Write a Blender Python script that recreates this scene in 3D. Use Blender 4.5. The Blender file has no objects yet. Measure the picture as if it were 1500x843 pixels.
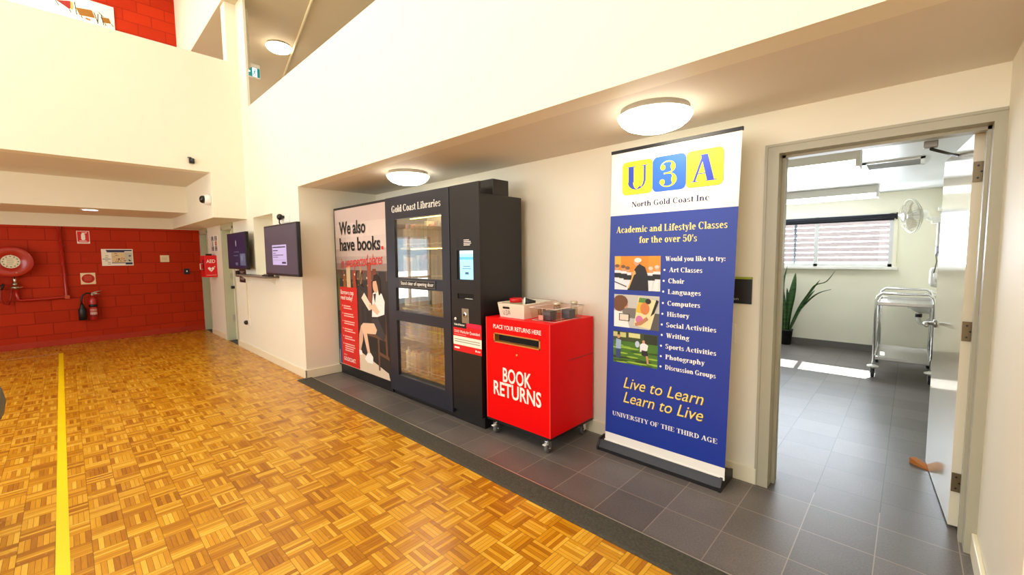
import bpy, bmesh, math, random
from mathutils import Vector, Matrix
random.seed(7)
C = bpy.context.scene.collection
SC = bpy.context.scene
PI = math.pi

# ------------------------------------------------------------------ camera, world, light, exposure
H = 1.46
yaw, pitch, roll = math.radians(43.4186), math.radians(4.3279), math.radians(-.6012)
cy, sy, cp, sp = math.cos(yaw), math.sin(yaw), math.cos(pitch), math.sin(pitch)
fw = Vector((-sy * cp, cy * cp, -sp)); rt = Vector((cy, sy, 0)); up = rt.cross(fw)
r2 = rt * math.cos(roll) + up * math.sin(roll); u2 = -rt * math.sin(roll) + up * math.cos(roll)
cam = bpy.data.cameras.new('camera'); camo = bpy.data.objects.new('camera', cam); C.objects.link(camo)
camo.matrix_world = Matrix(((r2.x, u2.x, -fw.x, 0), (r2.y, u2.y, -fw.y, 0), (r2.z, u2.z, -fw.z, H), (0, 0, 0, 1)))
cam.sensor_width = 36; cam.lens = 36 * 618.1 / 1500; cam.clip_start = .02; cam.clip_end = 200
SC.camera = camo
SC.view_settings.view_transform = 'Standard'; SC.view_settings.look = 'None'
SC.view_settings.gamma = 1; SC.view_settings.use_curve_mapping = False
SC.view_settings.exposure = 0.1
SC.cycles.use_denoising = True
SC.cycles.max_bounces = 10; SC.cycles.diffuse_bounces = 5; SC.cycles.glossy_bounces = 4
SC.cycles.transparent_max_bounces = 12; SC.cycles.transmission_bounces = 6
SC.cycles.sample_clamp_indirect = 6; SC.cycles.caustics_reflective = False; SC.cycles.caustics_refractive = False

w = bpy.data.worlds.new('world'); SC.world = w; w.use_nodes = True
bg = w.node_tree.nodes['Background']; bg.inputs[0].default_value = (.78, .89, 1, 1); bg.inputs[1].default_value = 1.25


def area(name, loc, rot, sx, sy_, power, col):
    l = bpy.data.lights.new(name, 'AREA'); l.shape = 'RECTANGLE'; l.size = sx; l.size_y = sy_; l.energy = power; l.color = col
    o = bpy.data.objects.new(name, l); C.objects.link(o); o.location = loc; o.rotation_euler = rot
    return o


sun = bpy.data.lights.new('sun', 'SUN'); sun.energy = 34; sun.angle = .009; sun.color = (1, .96, .88)
so = bpy.data.objects.new('sun', sun); C.objects.link(so)
so.rotation_euler = Vector((.043, -1, -1.02)).to_track_quat('-Z', 'Y').to_euler()
area('daylight_hall_windows', (-3.2, -4.85, 2.6), (PI / 2, 0, 0), 9, 3.6, 245, (1, .985, .96))
area('hall_top_fill', (-3.2, -1.6, 6.85), (0, 0, 0), 7, 3, 128, (1, .985, .96))  # fill lamp added under the closed roof; the hall has no skylight
area('upper_room_fill', (-9.2, -1.5, 6.8), (0, 0, 0), 2, 2.4, 200, (1, .95, .85))  # fill lamp added below the solid ceiling to brighten the upper red wall
area('daylight_room_window', (-1.5, 7.9, 1.62), (-PI / 2, 0, 0), 2.5, .66, 82, (.8, .89, 1))


# ------------------------------------------------------------------ materials
def lin(c):
    c = [x / 255 for x in c]
    return [x / 12.92 if x <= .04045 else ((x + .055) / 1.055) ** 2.4 for x in c] + [1]


MATS = {}


def mat(name, col, rough=.5, metal=0, emit=0, noise=0.0, scale=30, bump=0, coat=0, spec=.5, alpha=1):
    if name in MATS: return MATS[name]
    m = bpy.data.materials.new(name); m.use_nodes = True; MATS[name] = m
    nt = m.node_tree; b = nt.nodes['Principled BSDF']
    b.inputs['Base Color'].default_value = lin(col)
    b.inputs['Roughness'].default_value = rough; b.inputs['Metallic'].default_value = metal
    b.inputs['Specular IOR Level'].default_value = spec
    if coat: b.inputs['Coat Weight'].default_value = coat; b.inputs['Coat Roughness'].default_value = .08
    if emit:
        b.inputs['Emission Color'].default_value = lin(col); b.inputs['Emission Strength'].default_value = emit
    if noise or bump:
        tc = nt.nodes.new('ShaderNodeTexCoord'); n = nt.nodes.new('ShaderNodeTexNoise')
        n.inputs['Scale'].default_value = scale; n.inputs['Detail'].default_value = 4
        nt.links.new(tc.outputs['Object'], n.inputs['Vector'])
        if noise:
            mx = nt.nodes.new('ShaderNodeMix'); mx.data_type = 'RGBA'; c = lin(col)
            mx.inputs[6].default_value = [max(0, x * (1 - noise)) for x in c[:3]] + [1]
            mx.inputs[7].default_value = [min(1, x * (1 + noise)) for x in c[:3]] + [1]
            nt.links.new(n.outputs['Fac'], mx.inputs[0]); nt.links.new(mx.outputs[2], b.inputs['Base Color'])
        if bump:
            bp_ = nt.nodes.new('ShaderNodeBump'); bp_.inputs['Strength'].default_value = bump; bp_.inputs['Distance'].default_value = .004
            nt.links.new(n.outputs['Fac'], bp_.inputs['Height']); nt.links.new(bp_.outputs['Normal'], b.inputs['Normal'])
    return m


def glass(name, col, refl, rough=0.0):
    if name in MATS: return MATS[name]
    m = bpy.data.materials.new(name); m.use_nodes = True; MATS[name] = m; nt = m.node_tree
    nt.nodes.remove(nt.nodes['Principled BSDF'])
    t = nt.nodes.new('ShaderNodeBsdfTransparent'); t.inputs[0].default_value = lin(col)
    g = nt.nodes.new('ShaderNodeBsdfGlossy'); g.inputs['Roughness'].default_value = rough
    lw = nt.nodes.new('ShaderNodeLayerWeight'); lw.inputs[0].default_value = .5
    pw = nt.nodes.new('ShaderNodeMath'); pw.operation = 'POWER'; pw.inputs[1].default_value = 4; nt.links.new(lw.outputs['Facing'], pw.inputs[0])
    f = nt.nodes.new('ShaderNodeMath'); f.operation = 'MULTIPLY'; f.inputs[1].default_value = .7; nt.links.new(pw.outputs[0], f.inputs[0])
    ad = nt.nodes.new('ShaderNodeMath'); ad.operation = 'ADD'; ad.inputs[1].default_value = refl; ad.use_clamp = True
    mx = nt.nodes.new('ShaderNodeMixShader')
    nt.links.new(f.outputs[0], ad.inputs[0]); nt.links.new(ad.outputs[0], mx.inputs[0])
    nt.links.new(t.outputs[0], mx.inputs[1]); nt.links.new(g.outputs[0], mx.inputs[2])
    nt.links.new(mx.outputs[0], nt.nodes['Material Output'].inputs[0])
    return m


class NT:
    """small helper for node trees driven by world-space position"""
    def __init__(s, name, rough=.5):
        s.m = bpy.data.materials.new(name); s.m.use_nodes = True; MATS[name] = s.m; s.t = s.m.node_tree
        s.b = s.t.nodes['Principled BSDF']; s.b.inputs['Roughness'].default_value = rough
        g = s.t.nodes.new('ShaderNodeNewGeometry'); s.pos = g.outputs['Position']
        sep = s.t.nodes.new('ShaderNodeSeparateXYZ'); s.t.links.new(s.pos, sep.inputs[0])
        s.x, s.y, s.z = sep.outputs

    def put(s, sock, v):
        if hasattr(v, 'is_linked'): s.t.links.new(v, sock)
        else: sock.default_value = v

    def math(s, op, a, b=0, c=0):
        n = s.t.nodes.new('ShaderNodeMath'); n.operation = op
        for i, v in enumerate((a, b, c)): s.put(n.inputs[i], v)
        return n.outputs[0]

    def vec(s, x=0, y=0, z=0):
        n = s.t.nodes.new('ShaderNodeCombineXYZ')
        for i, v in enumerate((x, y, z)): s.put(n.inputs[i], v)
        return n.outputs[0]

    def white(s, v):
        n = s.t.nodes.new('ShaderNodeTexWhiteNoise'); n.noise_dimensions = '3D'; s.t.links.new(v, n.inputs['Vector']); return n.outputs['Value']

    def noise(s, v, scale, detail=3):
        n = s.t.nodes.new('ShaderNodeTexNoise'); n.inputs['Scale'].default_value = scale; n.inputs['Detail'].default_value = detail
        s.t.links.new(v, n.inputs['Vector']); return n.outputs['Fac']

    def ramp(s, f, stops):
        n = s.t.nodes.new('ShaderNodeValToRGB'); e = n.color_ramp.elements
        while len(e) < len(stops): e.new(.5)
        for i, (p, c) in enumerate(stops): e[i].position = p; e[i].color = lin(c)
        s.t.links.new(f, n.inputs[0]); return n.outputs[0]

    def mix(s, f, a, b):
        n = s.t.nodes.new('ShaderNodeMix'); n.data_type = 'RGBA'; s.put(n.inputs[0], f)
        for i, v in ((6, a), (7, b)):
            s.put(n.inputs[i], v if hasattr(v, 'is_linked') else lin(v))
        return n.outputs[2]

    def bump(s, h, strength, dist):
        n = s.t.nodes.new('ShaderNodeBump'); n.inputs['Strength'].default_value = strength; n.inputs['Distance'].default_value = dist
        s.t.links.new(h, n.inputs['Height']); s.t.links.new(n.outputs[0], s.b.inputs['Normal'])

    def color(s, c): s.t.links.new(c, s.b.inputs['Base Color'])


def parquet():
    n = NT('parquet', .24); p, k = .1305, 6
    px = n.math('DIVIDE', n.math('ADD', n.x, 1.477), p); py = n.math('DIVIDE', n.math('ADD', n.y, -.0075), p)
    ix, iy = n.math('FLOOR', px), n.math('FLOOR', py); fx, fy = n.math('SUBTRACT', px, ix), n.math('SUBTRACT', py, iy)
    par = n.math('ABSOLUTE', n.math('MODULO', n.math('ADD', ix, iy), 2))
    par = n.math('GREATER_THAN', par, .5)
    inv = n.math('SUBTRACT', 1, par)
    a = n.math('ADD', n.math('MULTIPLY', fx, par), n.math('MULTIPLY', fy, inv))      # across the fingers
    l = n.math('ADD', n.math('MULTIPLY', fy, par), n.math('MULTIPLY', fx, inv))      # along the fingers
    ak = n.math('MULTIPLY', a, k); fi = n.math('FLOOR', ak); fa = n.math('SUBTRACT', ak, fi)
    r = n.white(n.vec(ix, iy, fi)); rb = n.white(n.vec(ix, iy, 77.0))
    grain = n.noise(n.vec(n.math('MULTIPLY', ak, 1.6), n.math('ADD', n.math('MULTIPLY', l, .8), n.math('MULTIPLY', r, 50)), n.math('ADD', n.math('MULTIPLY', ix, 3.1), n.math('MULTIPLY', iy, 7.7))), 2.2, 4)
    f = n.math('ADD', n.math('ADD', n.math('MULTIPLY', r, .62), n.math('MULTIPLY', rb, .16)), n.math('MULTIPLY', grain, .28))
    col = n.ramp(f, [(0.05, (134, 76, 4)), (.3, (180, 114, 10)), (.58, (212, 150, 24)), (.95, (238, 188, 66))])
    ga = n.math('LESS_THAN', n.math('ABSOLUTE', n.math('SUBTRACT', fa, .5)), .452)
    gl = n.math('LESS_THAN', n.math('ABSOLUTE', n.math('SUBTRACT', l, .5)), .488)
    g = n.math('MULTIPLY', ga, gl)
    n.b.inputs['Specular IOR Level'].default_value = .38
    n.color(n.mix(n.math('ADD', n.math('MULTIPLY', g, .7), .3), (78, 40, 6), col))
    n.bump(n.math('ADD', g, n.math('MULTIPLY', grain, .25)), .12, .001)
    n.t.links.new(n.math('ADD', .2, n.math('MULTIPLY', n.noise(n.pos, 9, 3), .12)), n.b.inputs['Roughness'])
    return n.m


def tiles():
    n = NT('grey_floor_tile', .36); p = .3
    px = n.math('DIVIDE', n.math('ADD', n.x, .6665), p); py = n.math('DIVIDE', n.math('ADD', n.y, -2.288), p)
    ix, iy = n.math('FLOOR', px), n.math('FLOOR', py)
    fx, fy = n.math('SUBTRACT', px, ix), n.math('SUBTRACT', py, iy)
    gx = n.math('LESS_THAN', n.math('ABSOLUTE', n.math('SUBTRACT', fx, .5)), .4925)
    gy = n.math('LESS_THAN', n.math('ABSOLUTE', n.math('SUBTRACT', fy, .5)), .4925)
    g = n.math('MULTIPLY', gx, gy); r = n.white(n.vec(ix, iy, 3.0)); g2 = n.noise(n.pos, 110, 3); g3 = n.noise(n.pos, 5, 2)
    f = n.math('ADD', n.math('ADD', n.math('MULTIPLY', r, .25), n.math('MULTIPLY', g2, .55)), n.math('MULTIPLY', g3, .2))
    col = n.ramp(f, [(.2, (76, 70, 66)), (.5, (100, 94, 90)), (.8, (126, 119, 114))])
    room = n.math('GREATER_THAN', n.y, 3.05)
    grout = n.mix(room, (150, 138, 122), (58, 55, 54))
    n.color(n.mix(g, grout, col)); n.bump(n.math('ADD', n.math('MULTIPLY', g, .6), n.math('MULTIPLY', g2, .6)), .35, .002)
    return n.m


def blockwork():
    n = NT('red_blockwork', .55); n.b.inputs['Specular IOR Level'].default_value = .2; bw, bh = .4, .2
    row = n.math('FLOOR', n.math('DIVIDE', n.z, bh)); fz = n.math('SUBTRACT', n.math('DIVIDE', n.z, bh), row)
    py = n.math('ADD', n.math('DIVIDE', n.y, bw), n.math('MULTIPLY', n.math('ABSOLUTE', n.math('MODULO', row, 2)), .5))
    iy = n.math('FLOOR', py); fy = n.math('SUBTRACT', py, iy)
    gy = n.math('LESS_THAN', n.math('ABSOLUTE', n.math('SUBTRACT', fy, .5)), .485)
    gz = n.math('LESS_THAN', n.math('ABSOLUTE', n.math('SUBTRACT', fz, .5)), .47)
    g = n.math('MULTIPLY', gy, gz); r = n.white(n.vec(row, iy, 1.0)); q = n.noise(n.pos, 55, 4)
    f = n.math('ADD', n.math('MULTIPLY', r, .5), n.math('MULTIPLY', q, .5))
    col = n.ramp(f, [(.15, (174, 40, 2)), (.85, (190, 48, 4))])
    n.color(n.mix(g, (150, 32, 2), col)); n.bump(n.math('ADD', g, n.math('MULTIPLY', q, .3)), .5, .004)
    return n.m


M_PARQ, M_TILE, M_BLOCK = parquet(), tiles(), blockwork()
CREAM = mat('cream_wall_paint', (240, 236, 218), .6, noise=.02, scale=6, bump=.05)
WHITEW = mat('room_wall_paint', (240, 236, 216), .6, noise=.02, scale=6)
CEIL = mat('ceiling_paint', (226, 220, 208), .7, noise=.02, scale=5)
RCEIL = mat('room_ceiling_paint', (226, 228, 230), .35, noise=.01, scale=5)
UCEIL = mat('upper_ceiling_paint', (205, 190, 160), .7, noise=.02, scale=5)
SKIRT = mat('skirting_gloss_paint', (240, 232, 204), .35, noise=.02, scale=8)
FRAME = mat('door_frame_paint', (176, 172, 150), .4, noise=.02, scale=10)
FRAME2 = mat('green_grey_door_frame', (186, 190, 160), .4, noise=.02, scale=10)
LEAF = mat('door_leaf_gloss', (236, 228, 204), .12, noise=.01, scale=4, coat=.6)
KERB = mat('dark_rubber_kerb', (66, 64, 54), .8, noise=.9, scale=75, bump=.9)
STRIP = mat('metal_edge_strip', (196, 188, 168), .35, .8, noise=.05, scale=30)
BLACK = mat('black_machine_steel', (24, 24, 27), .34, noise=.08, scale=40)
BLACK2 = mat('black_plastic', (16, 16, 17), .4, noise=.1, scale=50)
NAVYBLK = mat('blue_black_door_frame', (38, 41, 54), .3, noise=.05, scale=30)
WHITE = mat('white_plastic', (238, 236, 228), .4, noise=.01, scale=20)
WPRINT = mat('white_print', (250, 248, 240), .45, noise=.005, scale=20)
RED = mat('red_laminate', (240, 0, 4), .42, noise=.02, scale=12, spec=.2)
REDP = mat('red_print', (222, 12, 20), .45, noise=.03, scale=15)
REDG = mat('red_enamel', (176, 22, 14), .28, noise=.04, scale=15, coat=.4)
CHROME = mat('polished_steel', (214, 214, 212), .14, 1, noise=.03, scale=20)
STEEL = mat('brushed_steel', (190, 188, 182), .3, 1, noise=.06, scale=60)
BRASS = mat('brass_slot_edge', (206, 150, 80), .35, .4, noise=.05, scale=30)
ALU = mat('aluminium_window_frame', (214, 216, 216), .35, .2, noise=.02, scale=20)
RUB = mat('grey_wheel_rubber', (96, 98, 98), .5, noise=.06, scale=30)
DARK = mat('dark_void', (6, 6, 6), .8, noise=.1, scale=20)
YEL = mat('yellow_line_paint', (252, 216, 0), .35, noise=.03, scale=40)
LAMPW = mat('lit_opal_diffuser', (255, 246, 226), .4, emit=12)
TUBEW = mat('lit_tube_diffuser', (255, 250, 238), .4, emit=4.5)
BLUE = mat('banner_blue', (18, 52, 156), .42, noise=.03, scale=6)
BYEL = mat('banner_yellow', (252, 236, 20), .45, noise=.01, scale=20)
BBLU = mat('banner_bright_blue', (36, 100, 236), .45, noise=.01, scale=20)
INK = mat('navy_ink', (30, 42, 120), .5, noise=.02, scale=20)
INKB = mat('black_ink', (22, 20, 22), .5, noise=.02, scale=20)
GOLD = mat('gold_lettering', (252, 226, 120), .45, noise=.02, scale=30)


def cm(r, g, b, nm=None):
    return mat(nm or 'print_ink_%d_%d_%d' % (r, g, b), (r, g, b), .5, noise=.03, scale=40)


# ------------------------------------------------------------------ mesh building
class MB:
    def __init__(s): s.v = []; s.f = []; s.mi = []; s.sm = []; s.mats = []

    def m(s, mt):
        if mt not in s.mats: s.mats.append(mt)
        return s.mats.index(mt)

    def add(s, vs, fs, mt, smooth=False):
        o = len(s.v); s.v += [tuple(x) for x in vs]; k = s.m(mt)
        for f in fs: s.f.append([i + o for i in f]); s.mi.append(k); s.sm.append(smooth)
        return s

    def box(s, lo, hi, mt, bev=0, seg=2):
        lo, hi = [min(a, b) for a, b in zip(lo, hi)], [max(a, b) for a, b in zip(lo, hi)]
        if bev:
            bm = bmesh.new(); bmesh.ops.create_cube(bm, size=1)
            for v in bm.verts: v.co = [(lo[i] + hi[i]) / 2 + v.co[i] * (hi[i] - lo[i]) for i in range(3)]
            bmesh.ops.bevel(bm, geom=list(bm.edges), offset=bev, segments=seg, affect='EDGES', profile=.5)
            bm.verts.index_update()
            s.add([v.co[:] for v in bm.verts], [[v.index for v in f.verts] for f in bm.faces], mt); bm.free(); return s
        x0, y0, z0 = lo; x1, y1, z1 = hi
        return s.add([(x0, y0, z0), (x1, y0, z0), (x1, y1, z0), (x0, y1, z0), (x0, y0, z1), (x1, y0, z1), (x1, y1, z1), (x0, y1, z1)],
                     [(0, 3, 2, 1), (4, 5, 6, 7), (0, 1, 5, 4), (1, 2, 6, 5), (2, 3, 7, 6), (3, 0, 4, 7)], mt)

    def basis(s, d):
        d = Vector(d).normalized(); a = Vector((0, 0, 1)) if abs(d.z) < .9 else Vector((1, 0, 0))
        x = d.cross(a).normalized(); return x, d.cross(x).normalized(), d

    def lathe(s, prof, c, d, mt, n=24, smooth=True, sx=1, sy=1):
        x, y, d = s.basis(d); c = Vector(c); vs = []; fs = []
        for r, h in prof:
            for i in range(n):
                a = 2 * PI * i / n; vs.append(c + d * h + (x * math.cos(a) * sx + y * math.sin(a) * sy) * max(r, 1e-5))
        for j in range(len(prof) - 1):
            for i in range(n):
                k = (i + 1) % n; fs.append((j * n + i, j * n + k, (j + 1) * n + k, (j + 1) * n + i))
        s.add(vs, fs, mt, smooth)
        o = len(s.v) - len(vs)
        for j, rev in ((0, True), (len(prof) - 1, False)):
            if prof[j][0] > 1e-4:
                f = [o + j * n + i for i in range(n)]; s.f.append(f[::-1] if rev else f); s.mi.append(s.m(mt)); s.sm.append(False)
        return s

    def cyl(s, a, b, r, mt, r1=None, n=16):
        a, b = Vector(a), Vector(b)
        return s.lathe([(r, 0), (r if r1 is None else r1, (b - a).length)], a, b - a, mt, n)

    def tube(s, pts, r, mt, n=8, closed=False, flat=1):
        pts = [Vector(p) for p in pts]; vs = []; fs = []; N = len(pts); px = None
        rs = r if isinstance(r, (list, tuple)) else [r] * N
        for i, p in enumerate(pts):
            d = (pts[(i + 1) % N] - pts[i - 1]) if closed else (pts[min(i + 1, N - 1)] - pts[max(i - 1, 0)])
            d.normalize()
            if px is None: x, y, _ = s.basis(d)
            else:
                x = (px - d * px.dot(d)).normalized(); y = d.cross(x)
            px = x
            for k in range(n):
                a = 2 * PI * k / n; vs.append(p + (x * math.cos(a) + y * math.sin(a) * flat) * rs[i])
        for i in range(N if closed else N - 1):
            for k in range(n):
                j = (i + 1) % N; q = (k + 1) % n; fs.append((i * n + k, i * n + q, j * n + q, j * n + k))
        if not closed: fs += [tuple(range(n))[::-1], tuple((N - 1) * n + k for k in range(n))]
        return s.add(vs, fs, mt, True)

    def ball(s, c, rad, mt, n=16):
        rad = rad if isinstance(rad, (list, tuple)) else (rad,) * 3; vs = []; fs = []; h = n // 2
        for j in range(h + 1):
            t = PI * j / h
            for i in range(n):
                a = 2 * PI * i / n
                vs.append((c[0] + rad[0] * max(math.sin(t), 1e-4) * math.cos(a), c[1] + rad[1] * max(math.sin(t), 1e-4) * math.sin(a), c[2] + rad[2] * math.cos(t)))
        for j in range(h):
            for i in range(n):
                k = (i + 1) % n; fs.append((j * n + i, (j + 1) * n + i, (j + 1) * n + k, j * n + k))
        return s.add(vs, fs, mt, True)

    def prism(s, poly, fn, d0, d1, mt):
        """poly of (u,v); fn(u,v,d) -> point"""
        n = len(poly); vs = [fn(u, v, d0) for u, v in poly] + [fn(u, v, d1) for u, v in poly]
        fs = [tuple(range(n))[::-1], tuple(range(n, 2 * n))] + [(i, (i + 1) % n, n + (i + 1) % n, n + i) for i in range(n)]
        return s.add(vs, fs, mt)

    def build(s, name, parent=None):
        me = bpy.data.meshes.new(name)
        if parent is not None:
            o = parent
            while o.parent is not None: o = o.parent
            off = Vector(o.location)
        else:
            xs, ys, zs = zip(*s.v); off = Vector(((min(xs) + max(xs)) / 2, (min(ys) + max(ys)) / 2, min(zs)))
        me.from_pydata([Vector(p) - off for p in s.v], [], s.f)
        for mt in s.mats: me.materials.append(mt)
        me.polygons.foreach_set('material_index', s.mi); me.polygons.foreach_set('use_smooth', s.sm); me.update()
        bm = bmesh.new(); bm.from_mesh(me); bmesh.ops.recalc_face_normals(bm, faces=bm.faces) if not getattr(s, 'flat', False) else None
        bm.to_mesh(me); bm.free()
        ob = bpy.data.objects.new(name, me); C.objects.link(ob)
        if parent is not None: ob.parent = parent
        else: ob.location = off
        return ob


def tag(o, label, cat, group=None):
    o['label'] = label; o['category'] = cat
    if group: o['group'] = group
    return o


def thing(name, label, cat, loc, group=None):
    o = bpy.data.objects.new(name, None); o.empty_display_size = .1; C.objects.link(o); o.location = loc
    return tag(o, label, cat, group)


def struct(mb, name):
    o = mb.build(name); o['kind'] = 'structure'; return o


def B(lo, hi, mt, bev=0): return MB().box(lo, hi, mt, bev)


# ------------------------------------------------------------------ lettering
def sans(txt, bold=0.0, shear=0.0, spacing=1.0):
    cu = bpy.data.curves.new('t', 'FONT'); cu.body = txt; cu.offset = bold; cu.shear = shear; cu.resolution_u = 3; cu.space_character = spacing
    ob = bpy.data.objects.new('t', cu); me = bpy.data.meshes.new_from_object(ob)
    vs = [(v.co.x, v.co.y) for v in me.vertices]; fs = [list(p.vertices) for p in me.polygons]
    bpy.data.objects.remove(ob); bpy.data.meshes.remove(me); bpy.data.curves.remove(cu)
    return vs, fs


CAP = {}


def capheight():
    if 'h' not in CAP: CAP['h'] = max(v[1] for v in sans('H')[0])
    return CAP['h']


def serif(txt, T=.2, t=.05):
    out = []; X = 0.0
    def R(x0, y0, x1, y1): out.append([(X + x0, y0), (X + x1, y0), (X + x1, y1), (X + x0, y1)])
    def Bar(x0, y0, x1, y1, wd): out.append([(X + x0 - wd / 2, y0), (X + x0 + wd / 2, y0), (X + x1 + wd / 2, y1), (X + x1 - wd / 2, y1)])
    def A(cx, cy_, rx, ry, wd, th, a0=0, a1=360):
        n = max(6, int(abs(a1 - a0) / 15))
        for i in range(n):
            q = [math.radians(a0 + (a1 - a0) * k / n) for k in (i, i + 1)]
            o = [(X + cx + rx * math.cos(a), cy_ + ry * math.sin(a)) for a in q]
            e = [(X + cx + (rx - wd) * math.cos(a), cy_ + (ry - th) * math.sin(a)) for a in q]
            out.append([o[0], o[1], e[1], e[0]])
    def D(cx, cy_, r): out.append([(X + cx + r * math.cos(a * PI / 6), cy_ + r * math.sin(a * PI / 6)) for a in range(12)])
    def S(x, y0, y1, top=1, bot=1, wd=None):
        wd = T if wd is None else wd; e = .09
        R(x, y0, x + wd, y1)
        if bot: R(x - e, y0, x + wd + e, y0 + t)
        if top == 1: R(x - e, y1 - t, x + wd + e, y1)
        if top == 2: R(x - e, y1 - t, x + wd, y1)
    h = T * .35
    for ch in txt:
        if ch == ' ': X += .36; continue
        if ch == 'A': Bar(.08, 0, .44, 1, h); Bar(.72, 0, .46, 1, T * 1.1); R(.18, .28, .62, .28 + t); R(-.04, 0, .22, t); R(.54, 0, .94, t); ad = .96
        elif ch in 'CG':
            A(.46, .5, .44, .52, T, t, 40, 320); R(.76, .64, .8, 1)
            if ch == 'C': ad = .92; R(.76, .06, .8, .3) if False else None
            else: S(.62, 0, .42, 1, 0, T * .9); ad = 1.0
        elif ch == 'D': S(.1, 0, 1); A(.36, .5, .52, .5, T, t, -90, 90); ad = .98
        elif ch in 'EF':
            S(.1, 0, 1); R(.1, 1 - t, .76, 1); R(.72, .7, .76, 1); R(.3, .49, .56, .49 + t); R(.53, .36, .56, .66)
            if ch == 'E': R(.1, 0, .78, t); R(.74, 0, .78, .32)
            ad = .86
        elif ch == 'H': S(.1, 0, 1); S(.66, 0, 1); R(.1, .48, .7, .48 + t); ad = 1.02
        elif ch == 'I': S(.1, 0, 1); ad = .46
        elif ch == 'L': S(.1, 0, 1); R(.1, 0, .76, t); R(.72, 0, .76, .38); ad = .84
        elif ch == 'N': S(.12, 0, 1, 1, 1, h); S(.78, 0, 1, 1, 1, h); Bar(.8, 0, .2, 1, T * 1.1); ad = 1.0
        elif ch == 'O': A(.48, .5, .46, .52, T, t); ad = .98
        elif ch in 'PR':
            S(.1, 0, 1); A(.38, .74, .36, .26, T * .95, t, -90, 90); R(.2, 1 - t, .4, 1); R(.2, .48, .4, .48 + t); ad = .84
            if ch == 'R': Bar(.76, 0, .48, .5, T); R(.62, 0, .92, t); ad = .96
        elif ch == 'S': A(.36, .75, .3, .27, T * .8, t, 30, 270); A(.36, .25, .32, .27, T * .95, t, -150, 90); R(.6, .7, .64, 1); R(.06, 0, .1, .3); ad = .76
        elif ch == 'T': S(.34, 0, 1, 0); R(.02, 1 - t, .86, 1); R(.02, .7, .06, 1); R(.82, .7, .86, 1); ad = .9
        elif ch == 'U': S(.1, .3, 1, 1, 0); S(.72, .3, 1, 1, 0, h); A(.43, .32, .35, .34, T * .95, t, 180, 315); A(.43, .32, .35, .34, h, t, 315, 360); ad = .98
        elif ch == 'V': Bar(.42, 0, .16, 1, T); Bar(.46, 0, .74, 1, h); R(-.02, 1 - t, .36, 1); R(.6, 1 - t, .88, 1); ad = .9
        elif ch == 'W': Bar(.36, 0, .14, 1, T); Bar(.38, 0, .56, 1, h); Bar(.8, 0, .58, 1, T); Bar(.82, 0, 1.06, 1, h); R(-.02, 1 - t, .34, 1); R(.94, 1 - t, 1.2, 1); ad = 1.22
        elif ch == 'Y': S(.34, 0, .45, 0); Bar(.44, .42, .16, 1, T); Bar(.48, .42, .74, 1, h); R(-.02, 1 - t, .36, 1); R(.6, 1 - t, .88, 1); ad = .9
        elif ch == 'a': A(.28, .17, .25, .19, T * .8, t); S(.36, 0, .5, 0, 0); A(.34, .46, .22, .23, T, t, 0, 150); D(.15, .53, .055); R(.36, 0, .66, t); ad = .68
        elif ch == 'b': S(.08, 0, 1, 2, 0); A(.38, .33, .3, .36, T, t); ad = .74
        elif ch == 'c': A(.34, .33, .3, .36, T, t, 60, 315); D(.54, .53, .09); ad = .64
        elif ch == 'd': A(.34, .33, .3, .36, T, t); S(.46, 0, 1, 2, 0); R(.46, 0, .76, t); ad = .78
        elif ch == 'e': A(.34, .33, .3, .36, T, t, 0, 315); R(.14, .33, .62, .33 + t); ad = .68
        elif ch == 'f': S(.14, 0, .78, 0); A(.4, .78, .26, .24, T, t, 60, 180); D(.5, .88, .09); R(.02, .64, .5, .64 + t); ad = .52
        elif ch == 'g': A(.32, .42, .26, .27, T * .9, t); A(.34, -.1, .32, .2, T * .7, t); D(.62, .62, .08); ad = .7
        elif ch == 'h': S(.08, 0, 1, 2); A(.43, .42, .27, .27, T, t, 0, 180); S(.5, 0, .44, 0); ad = .84
        elif ch == 'i': S(.1, 0, .67, 2); D(.1 + T / 2, .88, .12); ad = .42
        elif ch == 'k': S(.08, 0, 1, 2); Bar(.3, .3, .58, .66, h); Bar(.62, 0, .4, .42, T); R(.42, .62, .74, .67); R(.48, 0, .8, t); ad = .8
        elif ch == 'l': S(.1, 0, 1, 2); ad = .42
        elif ch in 'mn':
            S(.08, 0, .67, 2); A(.43, .42, .27, .27, T, t, 0, 180); S(.5, 0, .44, 0); ad = .84
            if ch == 'm': A(.85, .42, .27, .27, T, t, 0, 180); S(.92, 0, .44, 0); ad = 1.26
        elif ch == 'o': A(.35, .33, .32, .36, T, t); ad = .7
        elif ch == 'p': S(.08, -.28, .67, 2); A(.38, .33, .32, .36, T, t); ad = .76
        elif ch == 'r': S(.08, 0, .67, 2); D(.5, .56, .1); A(.44, .42, .2, .26, T * .5, t, 60, 180); ad = .6
        elif ch == 's': A(.28, .5, .22, .18, T * .75, t, 30, 270); A(.28, .16, .24, .19, T * .85, t, -150, 90); R(.44, .46, .48, .68); R(.04, 0, .08, .2); ad = .58
        elif ch == 't': S(.12, .1, .86, 0, 0); A(.34, .16, .22, .18, T * .6, t, 180, 320); R(0, .62, .46, .62 + t); ad = .5
        elif ch == 'u': S(.08, .2, .67, 2, 0); A(.35, .24, .27, .26, T, t, 180, 360); S(.5, 0, .67, 2, 0); R(.5, 0, .8, t); ad = .84
        elif ch in 'vy':
            Bar(.36, 0, .16, .67, T * .9); Bar(.38, 0, .56, .67, h); R(0, .62, .32, .67); R(.44, .62, .7, .67); ad = .68
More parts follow.
